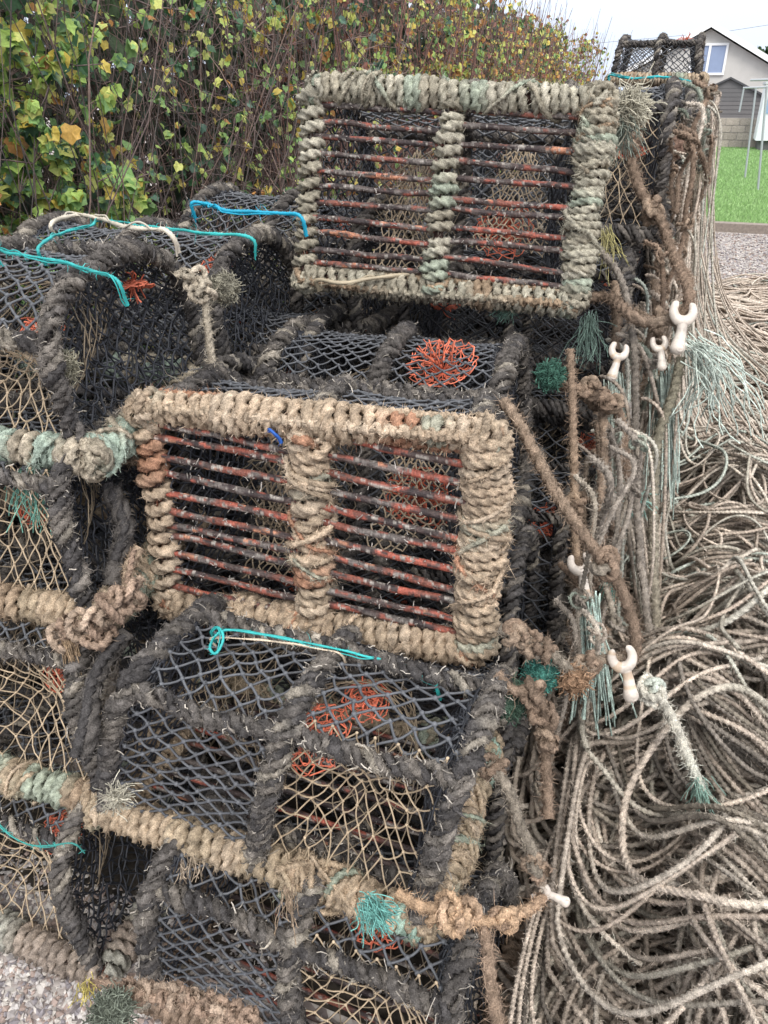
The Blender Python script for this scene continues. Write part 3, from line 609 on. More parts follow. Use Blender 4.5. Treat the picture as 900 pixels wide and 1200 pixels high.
# block wall
WY=33.; wl=P2(838,143,WY)[0]-1.2; B=Buf(); B.box((wl,WY+.01,0),(9,WY+.2,.98),(.30,.28,.27))
rh=.218
for r_ in range(4):
    x=wl+(.22 if r_%2 else 0)
    while x<7: B.box((x,WY-.012,.05+r_*.235),(x+.43,WY+.012,.05+r_*.235+rh),np.array((.40,.34,.30))*rng.uniform(.8,1.1)); x+=.45
tag(B.build('block_wall',M_STONE,smooth=False),'low wall of pale concrete blocks along the far edge of the lawn','wall')
# neighbouring white bit at the frame edge
q=at(898,125,Y=31); t=empty('caravan',(q[0]+1.1,31,0)); tag(t,'white static caravan with a blue window cut by the right edge beside the shed','caravan')
B=Buf(); B.box((-1.22,0,.35),(1.6,2,2.0),(.7,.72,.74)); B.box((-1.26,-.03,2.0),(1.65,2.03,2.07),(.5,.52,.54)); B.box((-1.1,.1,0),(1.4,1.9,.35),(.1,.1,.1)); B.build('body',M_PAINT,t,smooth=False)
B=Buf(); B.box((-1.1,-.02,1.15),(.2,.01,1.7),(.25,.36,.5)); B.build('window',M_GLASS,t,smooth=False)
# clothes posts
def post(px,ptop,pbot,Y,label):
    top=at(px[0],ptop,Y=Y); bot=at(px[1],pbot,Y=Y); B=Buf(); L=np.array([[bot[0],Y,0.03],[top[0],Y,top[2]]]); tubes(B,resample(L,.1)[None],.03,8,col=(.42,.44,.46)); return B,top
Y1=20.; t=empty('clothes_line_post',(at(880,172,Y=Y1)[0],Y1,0)); tag(t,'grey metal clothes line frame standing on the lawn','clothes line'); o_=-np.array([t.location.x,Y1,0])
tp_=at(886,103,Y=Y1)
zb=tp_[2]
def pb_(a,b,nm,r=.02):
    B=Buf(); tubes(B,resample(np.array([a,b]),.1)[None],r,8,col=(.34,.36,.38)); 
    for v in B.v: v+=o_
    B.build(nm,M_PAINT,t)
b1=at(879,180,Y=Y1); b2=at(894,197,Y=Y1-2.6); t2=at(899,100,Y=Y1-2.6)
pb_((b1[0],Y1,.0),(tp_[0],Y1,zb),'post'); pb_((b2[0],Y1-2.6,.0),(t2[0],Y1-2.6,zb),'post')
c1=at(871,101,Y=Y1); pb_((c1[0],Y1,zb),(tp_[0]+.5,Y1,zb+.02),'crossbar'); pb_((c1[0]+.02,Y1,zb),(c1[0]+.02,Y1,zb-.45),'hook',.018); pb_((t2[0]-.3,Y1-2.6,zb+.1),(t2[0]+.6,Y1-2.6,zb+.12),'crossbar')
a=at(850,37,Y=60); b=at(960,20,Y=60); B=Buf(); tubes(B,resample(np.array([[a[0]-25,60,a[2]-1.5],a,b,[b[0]+20,60,b[2]+1.5]]),.5)[None],.014,5,col=(.2,.2,.22)); tag(B.build('power_line',M_PAINT),'thin overhead wire crossing the sky above the house','wire')
# ------------------------------------------------------------------ heap of rope beside the stack
GX0,GY0,GC=-.5,.3,.012; GNX,GNY=180,680
def mound(x,y): 
    e=np.clip((x+.15)/.25,0,1)
    return .01+.11*np.exp(-np.clip(x-.02,0,9)/.45)*np.clip((8.2-y)/2.0,0,1)*np.clip((y-.25)/.5,0,1)*e*(1+.25*np.sin(y*3.1+x*5)*np.cos(x*7+y))
gx=GX0+np.arange(GNX)*GC; gy=GY0+np.arange(GNY)*GC
HM=mound(gx[:,None],gy[None,:])
def lay(P, r, sm=9, follow=None):
    """drop a rope (x,y path) on to the heap; returns the 3-D centre line"""
    n=len(P); z=np.empty(n); ix=np.clip(((P[:,0]-GX0)/GC).astype(int),1,GNX-2); iy=np.clip(((P[:,1]-GY0)/GC).astype(int),1,GNY-2)
    step=max(1,int(.05/np.linalg.norm(P[1,:2]-P[0,:2])))
    ker=np.hanning(4*sm+3)[1:-1]; ker/=ker.sum()
    for a in range(0,n,step):
        b=min(n,a+step); s=slice(a,b)
        h=np.maximum.reduce([HM[ix[s],iy[s]],HM[ix[s]+1,iy[s]],HM[ix[s]-1,iy[s]],HM[ix[s],iy[s]+1],HM[ix[s],iy[s]-1]])
        z[s]=h+r*.9
        if a>=2*step:
            q=slice(a-2*step,a-step); np.maximum.at(HM,(ix[q],iy[q]),z[q]+r*.75)
    q=slice(max(0,n-2*step),n); np.maximum.at(HM,(ix[q],iy[q]),z[q]+r*.75)
    m_=sm; pz=np.pad(z,m_,mode='edge'); z=np.max(np.lib.stride_tricks.sliding_window_view(pz,2*m_+1),axis=1)-r*.35; zz=np.convolve(np.pad(z,4*sm,mode='edge'),np.convolve(ker,ker),'same')[4*sm:-4*sm]
    zz=np.convolve(np.pad(zz,sm//2,mode='edge'),np.ones(sm//2*2+1)/(sm//2*2+1),'same')[sm//2:-(sm//2)] if sm>3 else zz
    if follow is not None: zz=np.maximum(zz,follow)
    return np.c_[P[:,0],P[:,1],zz]
def looppath(x0,x1,y0,y1,length,step,rl=(.12,.30),ely=1.3,r=rng,neat=1.):
    n=int(length/step)+2; t=np.arange(n)*step
    def slow(amp,per):
        o=np.zeros(n)
        for q in range(3): o+=np.sin(t*2*pi/(per*rng.uniform(.7,1.6))+rng.uniform(0,6))
        return amp*o/2
    R0=rng.uniform(*rl); R=np.clip(R0*(1+slow(.22*neat,2.6)+(1-neat)*np.linspace(-.35,.35,n)),.06,.5); cx=rng.uniform(x0,x1)*.8+(x0+x1)*.1+slow(.11*neat,3.3); cy=rng.uniform(y0,y1)+slow(.13*neat,3.8)
    ph=rng.choice([-1,1])*np.cumsum(1/R)*step*.85+rng.uniform(0,6)+slow(.25*neat,1.5); a=rng.normal()*.5
    u=R*np.cos(ph); v=R*ely*np.sin(ph); x=cx+u*math.cos(a)-v*math.sin(a); y=cy+u*math.sin(a)+v*math.cos(a)
    soft=lambda d: .12*np.tanh(d/.25)
    x=np.where(x<x0,x0-soft(x0-x)*.6,x); x=np.where(x>x1+.3,x1+.3+soft(x-x1-.3),x)
    return resample(np.c_[x,y,0*x],step)
BP=Buf()
# compact core of the heap
nx,ny=90,340; X,Yg=np.meshgrid(np.linspace(-.12,1.35,nx),np.linspace(.35,8.2,ny),indexing='ij'); Z=mound(X,Yg)-.008; Z[-1]=-.01; Z[:,0]=-.01; Z[:,-1]=-.01; Z[0]=-.01
idx=np.arange(nx*ny).reshape(nx,ny); BP.add(np.stack([X,Yg,Z],-1).reshape(-1,3),Q=np.stack([idx[:-1,:-1],idx[1:,:-1],idx[1:,1:],idx[:-1,1:]],-1).reshape(-1,4),C=(.13,.105,.085))
for k in range(26):
    P=lay(looppath(-.14,.7,.55+.08*k,1.0+.085*k,11,.008),.0075,9); tubes(BP,P,.0066,6,.4,.04,pal(len(P),TAN,60,TW))
for k in range(80):
    y0=2.2+.072*k; P=lay(looppath(-.02,.95+.012*k,y0,y0+.6,9,.012,(.14,.36),neat=.3),.0075,6); tubes(BP,P,.0068 if k<30 else .0078,5,.35,.05,pal(len(P),TAN+[(.36,.37,.32)],60,[.38,.24,.22,.12,.04]))
tag(BP.build('rope_heap',M_ROPE),'deep heap of weathered tan rope spread along the foot of the stack','rope heap',kind='stuff')
for k in range(78):
    B=Buf(); y0=.6+.03*k; P=lay(looppath(-.02,.58,y0,y0+.3,6.0,.0038,(.13,.26),1.25,neat=(.14,.3,.8)[k%3]),.0066,12)
    rad0=rng.choice([.0048,.0054,.006]); n=len(P); cc,ww=((TAN,TW),(TAN,TW),(TAN,TW),([PALE[1],TAN[0],TAN[2]],[.4,.3,.3]),(GREYB[:2]+GREYB[3:],[.4,.3,.3]))[rng.integers(5)]
    tv=tubes(B,P,rad0,6,.42,rad0*6,pal(n,cc,160,ww)*rng.uniform(.62,1.12)); fuzz(B,tv,n*2.6,.007,.0008)
    tag(B.build('rope',M_ROPE),'weathered tan rope lying in loose loops on the near part of the heap','rope','loose ropes looped on the near heap')
# two pale ropes that lie on top, traced loops
def ground_path(px,z=.17): return np.array([at(x,y,z=z) for x,y in px])
B=Buf(); ly=ground_path([(690,640),(700,720),(712,800),(740,850),(800,880),(850,870),(880,835),(870,790),(830,770),(790,790),(778,840),(800,900),(860,925),(905,905)]); P=lay(smooth(ly,.0035),.007,14); tv=tubes(B,P,.0072,9,.42,.043,pal(len(P),PALE,150,PW)); fuzz(B,tv,len(P)*3,.007); tag(B.build('rope',M_ROPE),'pale greenish rope with a round coil lying on top of the heap at the right','rope')
B=Buf(); ly=ground_path([(905,960),(830,965),(760,985),(720,1010),(716,1060),(735,1110),(780,1150),(840,1180),(905,1172)]); P=lay(smooth(ly,.0035),.007,14); tv=tubes(B,P,.0074,9,.42,.044,pal(len(P),[PALE[1],TAN[2],TAN[0]],150,[.4,.4,.2])); fuzz(B,tv,len(P)*3,.007); tag(B.build('rope',M_ROPE),'pale rope making one wide hairpin bend across the heap at the bottom right','rope')
# ------------------------------------------------------------------ ropes hanging down the side of the stack
for k in range(120):
    Y=1.05+4.2*(k/119)**1.15+rng.normal()*.05; zt=min(1.5,.62+.35*(Y-1))+rng.uniform(-.25,.12); x0=-.10+rng.uniform(0,.11)
    xe=.08+rng.uniform(0,.25)+.05*(Y>3); ye=Y-rng.uniform(-.1,.35)
    if Y<1.6: continue
    if Y>2.6: xe+=.16*(Y-2.6)*rng.uniform(.3,1)
    a=np.array([(x0,Y,zt),(x0+.05,Y-.01,zt*.7),(x0*.5+xe*.4,Y-.04,zt*.35),(xe,ye,.2)])+rng.normal(size=(4,3))*np.array([.02,.05,0]); a=np.vstack([a[:1]+([-.07,.04,.0] if Y<3 else [-.2,.05,-.02]),a])
    A1=smooth(a,.006 if Y>2.5 else .0035); st=.006 if Y>2.5 else .0035
    L2=looppath(xe-.1,xe+.25,ye-.4,ye+.3,1.2,st,(.1,.22)); L2=L2-L2[0]+A1[-1]; L2[:,2]=0
    j=np.vstack([A1,L2[1:]]); fol=np.r_[A1[:,2],np.full(len(L2)-1,0)]
    Q=lay(j,.006,9,fol); 
    nn=len(Q); s_=np.arange(nn); ker=np.ones(41)/41
    for c in range(3): 
        pz=np.pad(Q[:,c],20,mode='edge'); Q[:,c]=np.convolve(pz,ker,'valid')
    B=Buf(); r=rng.choice([.004,.005,.0058]); cc,ww=((TAN,TW),(TAN,TW),(PALE,PW),(TAN,TW))[rng.integers(4)]
    tv=tubes(B,Q,r,6,.4,r*6.5,pal(nn,cc,200,ww)); fuzz(B,tv,nn*1.2,.006)
    tag(B.build('hanging_rope',M_ROPE),'weathered rope hanging down the side of the stack into the heap','rope','ropes hanging from the stack')
# dangling thick lines, knots, loops and fluff on the side of the stack
for k in range(150):
    Y=1.25+4.2*rng.random()**1.1; z1=min(1.62,.35+.5*Y)*rng.uniform(.35,1.0); x=-.13+.02*min(Y,4)+rng.uniform(0,.07); ln=rng.uniform(.15,.5); z2=max(.1,z1-ln)
    cc,ww=((BROWN,OW),(GREYB,GW),(TAN,TW),(GREYB,GW),(BROWN,OW))[rng.integers(5)]; r=rng.uniform(.0045,.0078); B=Buf()
    pts=np.array([(x-.05,Y+.05,z1+.03),(x,Y,z1),(x+rng.normal()*.02,Y+rng.normal()*.05,(z1+z2)/2),(x+rng.normal()*.02,Y+rng.normal()*.05,z2)])
    if k%4==0: pts=np.vstack([pts,pts[2]+[-.03,.05,.0],pts[1]+[-.07,.06,0]])
    rope(B,pts,r,cc,ww,fz=.8,wob=.0025,step=.0055); 
    for q in range(rng.integers(1,4)): knot(B,pts[rng.integers(1,len(pts))],.02,r*.7,cc,ww,110)
    if k%3==0: tuft(B,pts[3],(0,0,-1),40,.07,.3,.8,[GREEN,TEAL,(.3,.27,.2)][rng.integers(3)],.0008)
    tag(B.build('knotted_line',M_ROPE),'short knotted brown or grey line dangling on the side of the stack','rope','knotted lines on the side of the stack')

def toggle(px,py,d,length,ang,label,tilt=0,col=(.50,.44,.38)):
    """white plastic clip: open hook on top, slim waist, ring below"""
    o=at(px,py,d=d); s=length/.112
    t=empty('rope_clip',o,CR@rot(0,rad(tilt),rad(ang))); tag(t,label,'rope clip')
    B=Buf()
    a=np.linspace(rad(128),rad(412),34); hook=np.stack([np.cos(a)*.0170,np.sin(a)*.0185+.030,0*a],1)*s; n=len(hook)
    def stain(n): 
        c=np.array(col)*(1+.12*noise1(n,2.5,1)); c[noise1(n,2.5,1)[:,0]>1.0]*=np.array([.85,.74,.62]); return c
    rr_=np.interp(np.linspace(0,1,n),[0,.05,.2,.5,.8,.95,1],[.002,.0065,.0078,.0105,.0078,.0062,.002])*s; tubes(B,hook,rr_,12,col=stain(n),rough=.015)
    w=np.stack([.0015*np.sin(np.linspace(0,5,22)),np.linspace(.018,-.048,22),np.zeros(22)],1)*s; tubes(B,w,np.interp(np.linspace(0,1,22),[0,.3,.62,.85,.97,1],[.010,.0085,.0105,.0135,.009,.001])*s,12,col=stain(22),rough=.015)
    a=np.linspace(0,2*pi,24); ring=np.stack([np.cos(a)*.006,np.sin(a)*.006-.037,0*a+.009],1)*s; tubes(B,ring,.0022*s,8,col=np.array(col)*.8)
    B.v[:]=[v*np.array([1,1,.85]) for v in B.v]
    B.build('body',M_PLASTIC,t); return o
def line(name,label,pts,r,cols=BROWN,w=OW,kn=(),fz=1.,wob=.0012,cat='rope',extra=None,m=M_ROPE,group=None,step=None):
    B=Buf(); P=pxpath(pts); rope(B,P,r,cols,w,fz=fz,wob=wob,step=step)
    for (x,y,d,R) in kn: knot(B,at(x,y,d=d),R,r*.95,cols,w)
    if extra: extra(B)
    return tag(B.build(name,m),label,cat,group)
# upper strop and clip
line('strop','thick brown rope dropping from beside the upper tipped pot into the highest big white clip',[(738,180,2.15),(752,225,2.1),(777,262,2.05),(790,300,2.0),(806,335,1.83),(806,362,1.83),(795,372,1.83),(788,360,1.83)],.0135,BROWN,OW,[(765,245,2.07,.03),(740,172,2.14,.03)],1.2)
line('strop','thick brown rope from the upper tipped pot lower corner to the highest big clip',[(668,362,1.98),(690,350,1.95),(715,350,1.93),(742,370,1.83),(765,378,1.83),(790,374,1.83),(800,392,1.83)],.0125,BROWN,OW,[(772,376,1.94,.024)],1)
toggle(798,384,1.80,.15,-8,'big white plastic clip joining two thick brown ropes, highest of the large clips')
toggle(722,424,1.80,.11,-14,'small white plastic clip left of the highest big clip, pale strands hanging below it')
toggle(774,414,1.84,.10,8,'small stained white clip close beside the highest big clip, on its left')
toggle(682,676,1.55,.115,10,'pinkish white clip hanging at mid height beside the lower tipped pot, greenish strands below it')
toggle(721,588,1.74,.10,-5,'little pink clip half hidden among hanging ropes right of the lower tipped pot')
toggle(797,262,2.5,.12,0,'small far clip on the edge of the stack beside the lawn, upper one')
toggle(806,225,2.9,.12,0,'tiny far clip high on the edge of the stack beside the lawn, above the other')
toggle(788,305,2.2,.10,6,'little clip just above the highest big clip, among knotted brown ropes')
toggle(734,790,1.36,.12,14,'white plastic clip with the thick diagonal rope hooked into it, over the rope heap')
toggle(646,1050,1.22,.075,70,'short white clip lying sideways at the end of the knotted beige rope near the bottom')
toggle(737,480,1.9,.09,5,'faint white clip low among hanging ropes under the small left clip')
# diagonal strop
line('strop','thick brown rope slanting from the lower tipped pot down to the clip over the heap',[(590,470,1.40),(612,500,1.38),(640,560,1.38),(668,605,1.38),(700,650,1.39),(728,690,1.40),(744,735,1.40),(744,765,1.40),(735,775,1.40),(728,765,1.41)],.0108,BROWN,OW,[(709,660,1.385,.022)],1.2)
line('strop','short beige green rope from the clip over the heap to a frayed end',[(735,812,1.42),(765,808,1.42),(790,850,1.43),(810,895,1.44),(822,925,1.44)],.009,PALE,PW,[(766,812,1.41,.022),(760,806,1.42,.02)],1.5,extra=lambda B: tuft(B,at(818,915,d=1.44),at(828,960,d=1.45)-at(818,915,d=1.44),90,.06,.3,.2,GREEN,.0008))
line('strop','knotted brown rope from the lower tipped pot bottom corner to the clip over the heap',[(585,735,1.30),(610,748,1.29),(640,760,1.30),(670,785,1.33),(700,775,1.37),(728,772,1.4)],.009,BROWN,OW,[(603,742,1.29,.02),(622,755,1.29,.02),(640,762,1.30,.018),(690,780,1.36,.02)],1.2,extra=lambda B: ball(B,at(672,797,d=1.33),.028,420,(.30,.19,.12)))
line('strop','twisted brown line with heavy knots hanging beside the corner of the lower tipped pot',[(583,790,1.27),(600,808,1.26),(628,815,1.27),(642,850,1.28),(640,890,1.28),(642,960,1.27)],.0088,BROWN,OW,[(625,812,1.27,.022),(636,838,1.28,.022),(641,870,1.28,.02)],1.3)
line('strop','long brown rope from the orange-net pot right end down to the short clip lying sideways',[(572,895,1.2),(592,920,1.19),(610,965,1.18),(625,1000,1.18),(632,1035,1.2)],.0085,BROWN,OW,[(577,900,1.2,.02),(628,1015,1.18,.018)],1.2)
line('strop','beige knotted rope running from a pot base corner to the sideways clip',[(462,1045,1.13),(490,1062,1.12),(520,1068,1.12),(550,1078,1.12),(580,1080,1.13),(612,1070,1.15),(636,1052,1.2)],.0085,[(.42,.29,.19),(.36,.25,.17),(.30,.21,.15)],[.5,.3,.2],[(520,1070,1.12,.022),(533,1080,1.11,.02),(545,1068,1.12,.02),(592,1076,1.13,.018)],1.2)
line('strop','straight brown rope hanging down from the knotted beige rope at the bottom centre',[(566,1082,1.13),(572,1110,1.10),(575,1150,1.06),(585,1215,1.02)],.0092,BROWN,OW,(),1.2)
line('strop','light brown hanging rope with a knot at its middle, right of lower tipped pot',[(668,410,1.62),(672,470,1.6),(672,540,1.6),(673,594,1.6),(676,650,1.6),(680,700,1.61)],.0082,[(.36,.27,.19),(.30,.22,.155),(.25,.18,.13)],[.4,.35,.25],[(673,592,1.59,.02)],1)
line('strop','dark brown doubled line hanging to the pinkish mid height clip',[(705,455,1.72),(708,520,1.7),(706,580,1.68),(704,620,1.67),(690,668,1.64)],.0105,BROWN,OW,[(703,470,1.72,.022)],1)
line('strop','chained brown rope looping sideways above the doubled line',[(655,450,1.68),(680,455,1.66),(700,465,1.66),(716,470,1.68),(730,500,1.75),(735,560,1.8)],.0105,BROWN,OW,[(690,458,1.66,.024),(716,472,1.68,.022)],1)
line('strop','long thin grey rope dropping from the stack past the small left clip',[(700,290,1.95),(728,330,1.9),(742,400,1.88),(745,480,1.86),(747,600,1.83),(755,700,1.8),(770,800,1.78),(772,880,1.76)],.009,GREYB,GW,(),.8)
line('strop','long olive rope hanging below the highest big white clip down to the heap',[(798,420,1.98),(790,460,1.96),(770,520,1.93),(765,600,1.9),(768,700,1.86),(772,800,1.8)],.0115,[(.22,.2,.15),(.26,.23,.18)],[.5,.5],(),.8)
line('strop','brown rope dropping onto the small left clip',[(722,330,1.98),(722,370,1.96),(720,410,1.95)],.011,BROWN,OW,(),1)
line('strop','brown rope dropping onto the small stained clip',[(768,330,2.1),(770,370,2.07),(771,405,2.05)],.011,BROWN,OW,(),1)
# chains low on the corner of the two tipped pots
line('knot_chain','brown crocheted rope chain lashing the left end of the lower tipped pot to its neighbour',[(60,745,1.42),(90,740,1.38),(125,715,1.36),(150,700,1.38),(165,680,1.42)],.0085,[(.33,.24,.18),(.28,.20,.15),(.38,.29,.22)],[.4,.3,.3],[(80,742,1.38,.03),(105,728,1.35,.034),(130,712,1.34,.034),(150,700,1.36,.03),(118,745,1.35,.03)],1.2,extra=lambda B: tuft(B,at(80,755,d=1.36),(0.02,0,-1),70,.09,.10,.5,(.36,.26,.17),.0010,.05))
line('knot_chain','brown knotted lashing between the top left pot corner and the lower tipped pot',[(88,495,1.62),(110,510,1.56),(130,522,1.53),(150,520,1.53),(158,545,1.53)],.011,[(.33,.25,.18),(.28,.20,.15)],[.5,.5],[(128,520,1.53,.028),(140,525,1.52,.026)],1)
line('knot_chain','brown rope chain lying along the base of the bottom front pot',[(107,1150,1.22),(135,1155,1.19),(160,1165,1.17),(200,1160,1.15),(240,1175,1.12),(280,1195,1.09)],.0065,[(.33,.25,.19),(.28,.20,.15)],[.5,.5],[(150,1158,1.17,.014),(168,1163,1.16,.016),(188,1165,1.15,.014),(205,1166,1.14,.016),(222,1168,1.13,.016),(240,1176,1.12,.016),(258,1184,1.11,.016),(275,1190,1.10,.016),(292,1197,1.09,.016)],1)
for pts,rr_,cc,ww,lb in (([(128,572,1.46),(142,610,1.47),(138,650,1.47),(132,690,1.46)],.018,DARK,DW,'thick dark rope strapping beside the grey rope bight left of the tipped pot'),
   ([(165,640,1.46),(150,665,1.45),(148,690,1.44),(160,712,1.44)],.011,[(.33,.25,.18),(.28,.20,.15)],[.5,.5],'fawn rope loop tucked under the left end of the lower tipped pot'),
   ([(96,880,1.30),(108,850,1.30),(112,800,1.33),(128,765,1.36),(150,740,1.38)],.015,DARK,DW,'thick dark rope strapping filling the gap left of the beige railed pot'),
   ([(120,830,1.40),(128,780,1.42),(118,740,1.43),(100,770,1.42),(98,820,1.40)],.013,GREYB,GW,'grey tangled rope wedged between the left column and the beige railed pot')):
    B=Buf(); P=rope(B,pxpath(pts),rr_,cc,ww,fz=.6,wob=.003,step=.006); rope(B,P[::12]+[.006,-.012,.008],rr_*.55,cc,ww,fz=.6,wob=.004,step=.006); tag(B.build('rope_lashing',M_ROPE),lb,'rope')
# knotted cord hanging over the arched pot
line('tie_cord','pale knotted cord hanging straight down over the netting of the top left pot',[(206,325,1.50),(218,318,1.50),(232,330,1.49),(243,345,1.49),(242,380,1.50),(248,425,1.52)],.0075,[(.44,.38,.30),(.38,.33,.26)],[.5,.5],[(228,328,1.48,.024),(238,342,1.48,.022)],1)
for (px,py,d,R,c,lb) in ((70,432,1.33,.030,(.30,.28,.21),'matted grey fibre ball on the front corner of the top left pot'),(262,338,1.58,.034,(.30,.28,.22),'matted grey fibre ball beside the pale knotted cord'),
      (790,172,2.9,.05,(.26,.17,.13),'reddish brown burst of frayed rope high on the side of the stack'),(635,790,1.35,.03,TEAL,'dark teal ball of frayed net below the corner of the lower tipped pot'),
      (645,440,1.62,.03,(.07,.16,.12),'dark green fibre ball at the right end of the coral net fan pot'),(130,1186,1.12,.03,(.17,.19,.15),'greenish grey clump of frayed fibre on the ground beside the bottom front pot'),(600,820,1.33,.036,(.09,.15,.11),'dark green mossy clump hanging behind the knotted brown line')):
    B=Buf(); ball(B,at(px,py,d=d),R,700,c,.03); tag(B.build('fibre_ball',M_ROPE),lb,'frayed rope')
def tuftobj(px,py,d,to,n,ln,sp,dr,c,lb,r=.0009,curl=.1,r0=.008):
    curl=curl*2.2 if ln<.2 else curl*1.8; n=int(n*1.3)
    B=Buf(); o=at(px,py,d=d); e=at(to[0],to[1],d=d-.01); tuft(B,o,e-o,n,ln,sp,dr,c,r,curl,9,r0=r0); tag(B.build('frayed_end',M_ROPE),lb,'frayed rope')
tuftobj(735,125,1.80,(775,110),380,.055,.7,.3,(.46,.43,.34),'big pale brush of frayed rope at the top right corner of the upper tipped pot',.0012,.09,.014)
tuftobj(728,130,1.82,(730,190),110,.11,.2,.5,(.22,.25,.21),'dark green frayed strand below the pale brush of rope')
tuftobj(60,530,1.42,(20,570),110,.14,.22,1.2,(.17,.36,.29),'bright green frayed rope end hanging from the base rail at the left edge',.0011)
tuftobj(432,1062,1.10,(470,1100),150,.04,.35,.3,(.16,.38,.34),'turquoise frayed rope end on the base rail of the pot under the lower tipped one',.0009)
tuftobj(812,408,1.93,(880,440),46,.26,.18,1.0,(.48,.54,.48),'long pale green frayed tassel beside the highest big white clip',.0020,.16,.02)
tuftobj(722,446,1.95,(722,560),60,.33,.05,.3,(.42,.48,.42),'pale strands hanging under the small left clip',.0022,.02,.012)
tuftobj(690,705,1.60,(700,800),40,.26,.14,.3,(.42,.52,.46),'pale green strands hanging under the pinkish mid height clip',.0022,.03,.012)
tuftobj(780,440,2.05,(782,560),60,.34,.06,.3,(.36,.42,.37),'pale green strands hanging under the small stained clip',.0022,.02,.014)
tuftobj(135,935,1.24,(165,925),140,.028,.9,.1,(.45,.42,.34),'pale frayed cluster at the left end of the beige base rail',.0008)
tuftobj(600,355,1.93,(580,365),160,.05,.4,.1,(.20,.33,.26),'green frayed wisp on the bottom rail of the upper tipped pot')
tuftobj(708,270,1.95,(728,320),26,.12,.22,.6,(.42,.38,.18),'yellow and green frayed strand beside the lower right of the upper tipped pot')
tuftobj(690,372,1.9,(688,430),70,.12,.18,.6,(.14,.20,.17),'dark teal frayed strands below the corner of the upper tipped pot')
tuftobj(100,1155,1.20,(98,1175),25,.025,.3,.3,(.5,.42,.14),'yellow frayed end by the bottom left pot corner')
tuftobj(745,580,1.9,(745,610),90,.06,.5,.5,(.30,.48,.42),'pale green frayed puff on the side ropes')
tuftobj(222,1010,1.16,(222,1030),24,.03,.2,.5,(.30,.24,.18),'brown frayed end hanging under the beige base rail')
tuftobj(338,1045,1.10,(340,1090),16,.06,.05,.6,(.28,.21,.15),'long brown frayed strand hanging under the middle of the beige base rail')
def twine(label,pts,r=.0028,col=CYAN,name='twine',dip=1):
    r*=.8
    B=Buf(); P=pxpath(pts); P=np.vstack([P[:1]+np.array([-.004,.012,-.03])*dip,P,P[-1:]+np.array([.004,.012,-.035])*dip]); P=smooth(P,.004); P=P+noise1(len(P),8)*.0006; Q=P+noise1(len(P),10)*r*1.1; tubes(B,Q[::1],r*.45,5,col=np.array(col)*.9); fb=tubes(B,P[::4],r*.5,4,col=np.array(col)*1.1); fuzz(B,fb,len(P)*1.2,.008,.0007); tubes(B,P,r*(1+.12*noise1(len(P),6,1)[:,0]),6,.3,.02,col=np.array(col)*(1+.12*noise1(len(P),10,1))); tag(B.build(name,M_TWINE),label,'twine')
twine('turquoise twine with a small loop, laced under the lower tipped pot',[(248,742,1.33),(256,735,1.32),(262,748,1.31),(254,766,1.30),(246,760,1.31),(252,745,1.31),(270,738,1.32),(330,748,1.31),(400,762,1.30),(460,776,1.29),(505,790,1.28),(516,800,1.27),(512,806,1.27)],.003)
twine('pale cord running beside the turquoise twine under the lower tipped pot',[(250,748,1.33),(320,752,1.31),(380,762,1.30),(400,768,1.30)],.0024,(.55,.45,.34))
def hz(pts,z): return [(x,y,float((z-CAMH)/(CR@np.array([(x-450)/F,-(y-600)/F,-1.0]))[2])) for x,y in pts]
twine('turquoise twine across the top of the top left pot',hz([(-10,290),(15,297),(70,306),(110,318),(136,328)],1.385),.0032)
twine('turquoise twine arching over the second pot top at the upper left, knotted at its peak',hz([(45,290),(75,272),(105,265),(120,258),(170,265),(230,272),(292,278)],1.375),.0035)
twine('pale cord lying beside the arching turquoise twine at the upper left',hz([(60,262),(90,252),(115,256),(150,266),(180,268),(200,274)],1.38),.0055,(.50,.45,.37))
twine('blue twine over the arched pot beside the upper tipped pot',hz([(225,238),(240,238),(262,246),(290,248),(330,250),(352,254)],1.41),.0045,(.01,.33,.5))
twine('short blue twine at the edge of the upper tipped pot top left',[(318,236,2.7),(340,234,2.7),(356,237,2.7)],.005,(.01,.33,.5))
twine('turquoise thread across the lowest left pot',[(-5,965,1.27),(20,985,1.24),(50,992,1.22),(85,988,1.2)],.0018,(.05,.30,.27))
twine('thin olive rope slung along the foot of the upper tipped pot',[(372,328,1.90),(400,332,1.88),(440,326,1.88),(482,322,1.9)],.0065,(.36,.30,.21))
twine('turquoise twine along the top edge of the far stack',[(715,88,4.4),(740,92,4.2),(775,90,4.3),(810,96,4.4)],.007,(.02,.36,.38))
twine('white bent plastic strip on the side of the stack',[(782,180,2.85),(790,195,2.8),(806,200,2.78)],.008,(.55,.50,.44))
twine('short blue scrap of twine caught in the top rail of the lower tipped pot',[(315,503,1.33),(322,508,1.32),(328,514,1.33)],.0035,(.03,.13,.5),dip=.25)

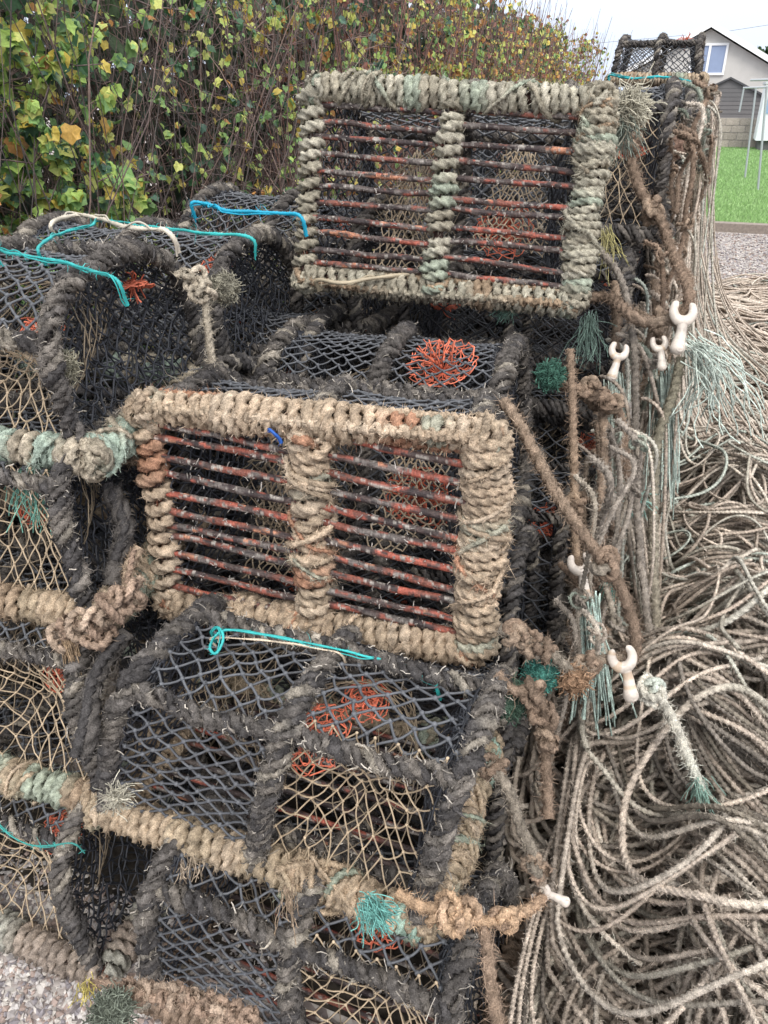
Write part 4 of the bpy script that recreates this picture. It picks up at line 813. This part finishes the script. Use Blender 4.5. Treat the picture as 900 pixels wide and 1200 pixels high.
# ------------------------------------------------------------------ light
wd=bpy.data.worlds.new('World'); S.world=wd; wd.use_nodes=True; nt=wd.node_tree; N=nt.nodes; L=nt.links; bg=N['Background']
sk=N.new('ShaderNodeTexSky'); sk.sky_type='NISHITA'; sk.sun_disc=False; sk.sun_elevation=rad(50); sk.sun_rotation=rad(150); sk.air_density=1.0; sk.dust_density=3; sk.ozone_density=1.5
mx=N.new('ShaderNodeMixRGB'); mx.inputs[0].default_value=.85; L.new(sk.outputs[0],mx.inputs[1]); tc=N.new('ShaderNodeTexCoord'); sp=N.new('ShaderNodeSeparateXYZ'); L.new(tc.outputs['Generated'],sp.inputs[0]); cr=N.new('ShaderNodeValToRGB'); L.new(sp.outputs['Z'],cr.inputs[0])
cr.color_ramp.elements[0].position=0; cr.color_ramp.elements[0].color=(.43,.49,.60,1); cr.color_ramp.elements[1].position=.85; cr.color_ramp.elements[1].color=(1,1,1,1)
ml=N.new('ShaderNodeVectorMath'); ml.operation='SCALE'; ml.inputs['Scale'].default_value=12.5; nz=N.new('ShaderNodeTexNoise'); nz.inputs['Scale'].default_value=2.2; nz.inputs['Detail'].default_value=5; L.new(tc.outputs['Generated'],nz.inputs['Vector'])
mp=N.new('ShaderNodeMapRange'); mp.inputs['To Min'].default_value=10.8; mp.inputs['To Max'].default_value=13.6; L.new(nz.outputs['Fac'],mp.inputs['Value']); L.new(mp.outputs[0],ml.inputs['Scale'])
L.new(cr.outputs[0],ml.inputs[0]); L.new(ml.outputs[0],mx.inputs[2]); L.new(mx.outputs[0],bg.inputs['Color']); bg.inputs['Strength'].default_value=.105
sl_=bpy.data.lights.new('sun','SUN'); sl_.energy=1.3; sl_.angle=rad(25); sl_.color=(1,.97,.92); so=bpy.data.objects.new('sun',sl_); COL.objects.link(so)
import mathutils
az=rad(150); el=rad(50); dv=mathutils.Vector((math.sin(az)*math.cos(el),math.cos(az)*math.cos(el),math.sin(el))); so.rotation_euler=dv.to_track_quat('Z','Y').to_euler()
S.view_settings.view_transform='Standard'; S.view_settings.look='None'; S.view_settings.gamma=1; S.view_settings.exposure=0.85
S.cycles.max_bounces=6; S.cycles.diffuse_bounces=3; S.cycles.transparent_max_bounces=8
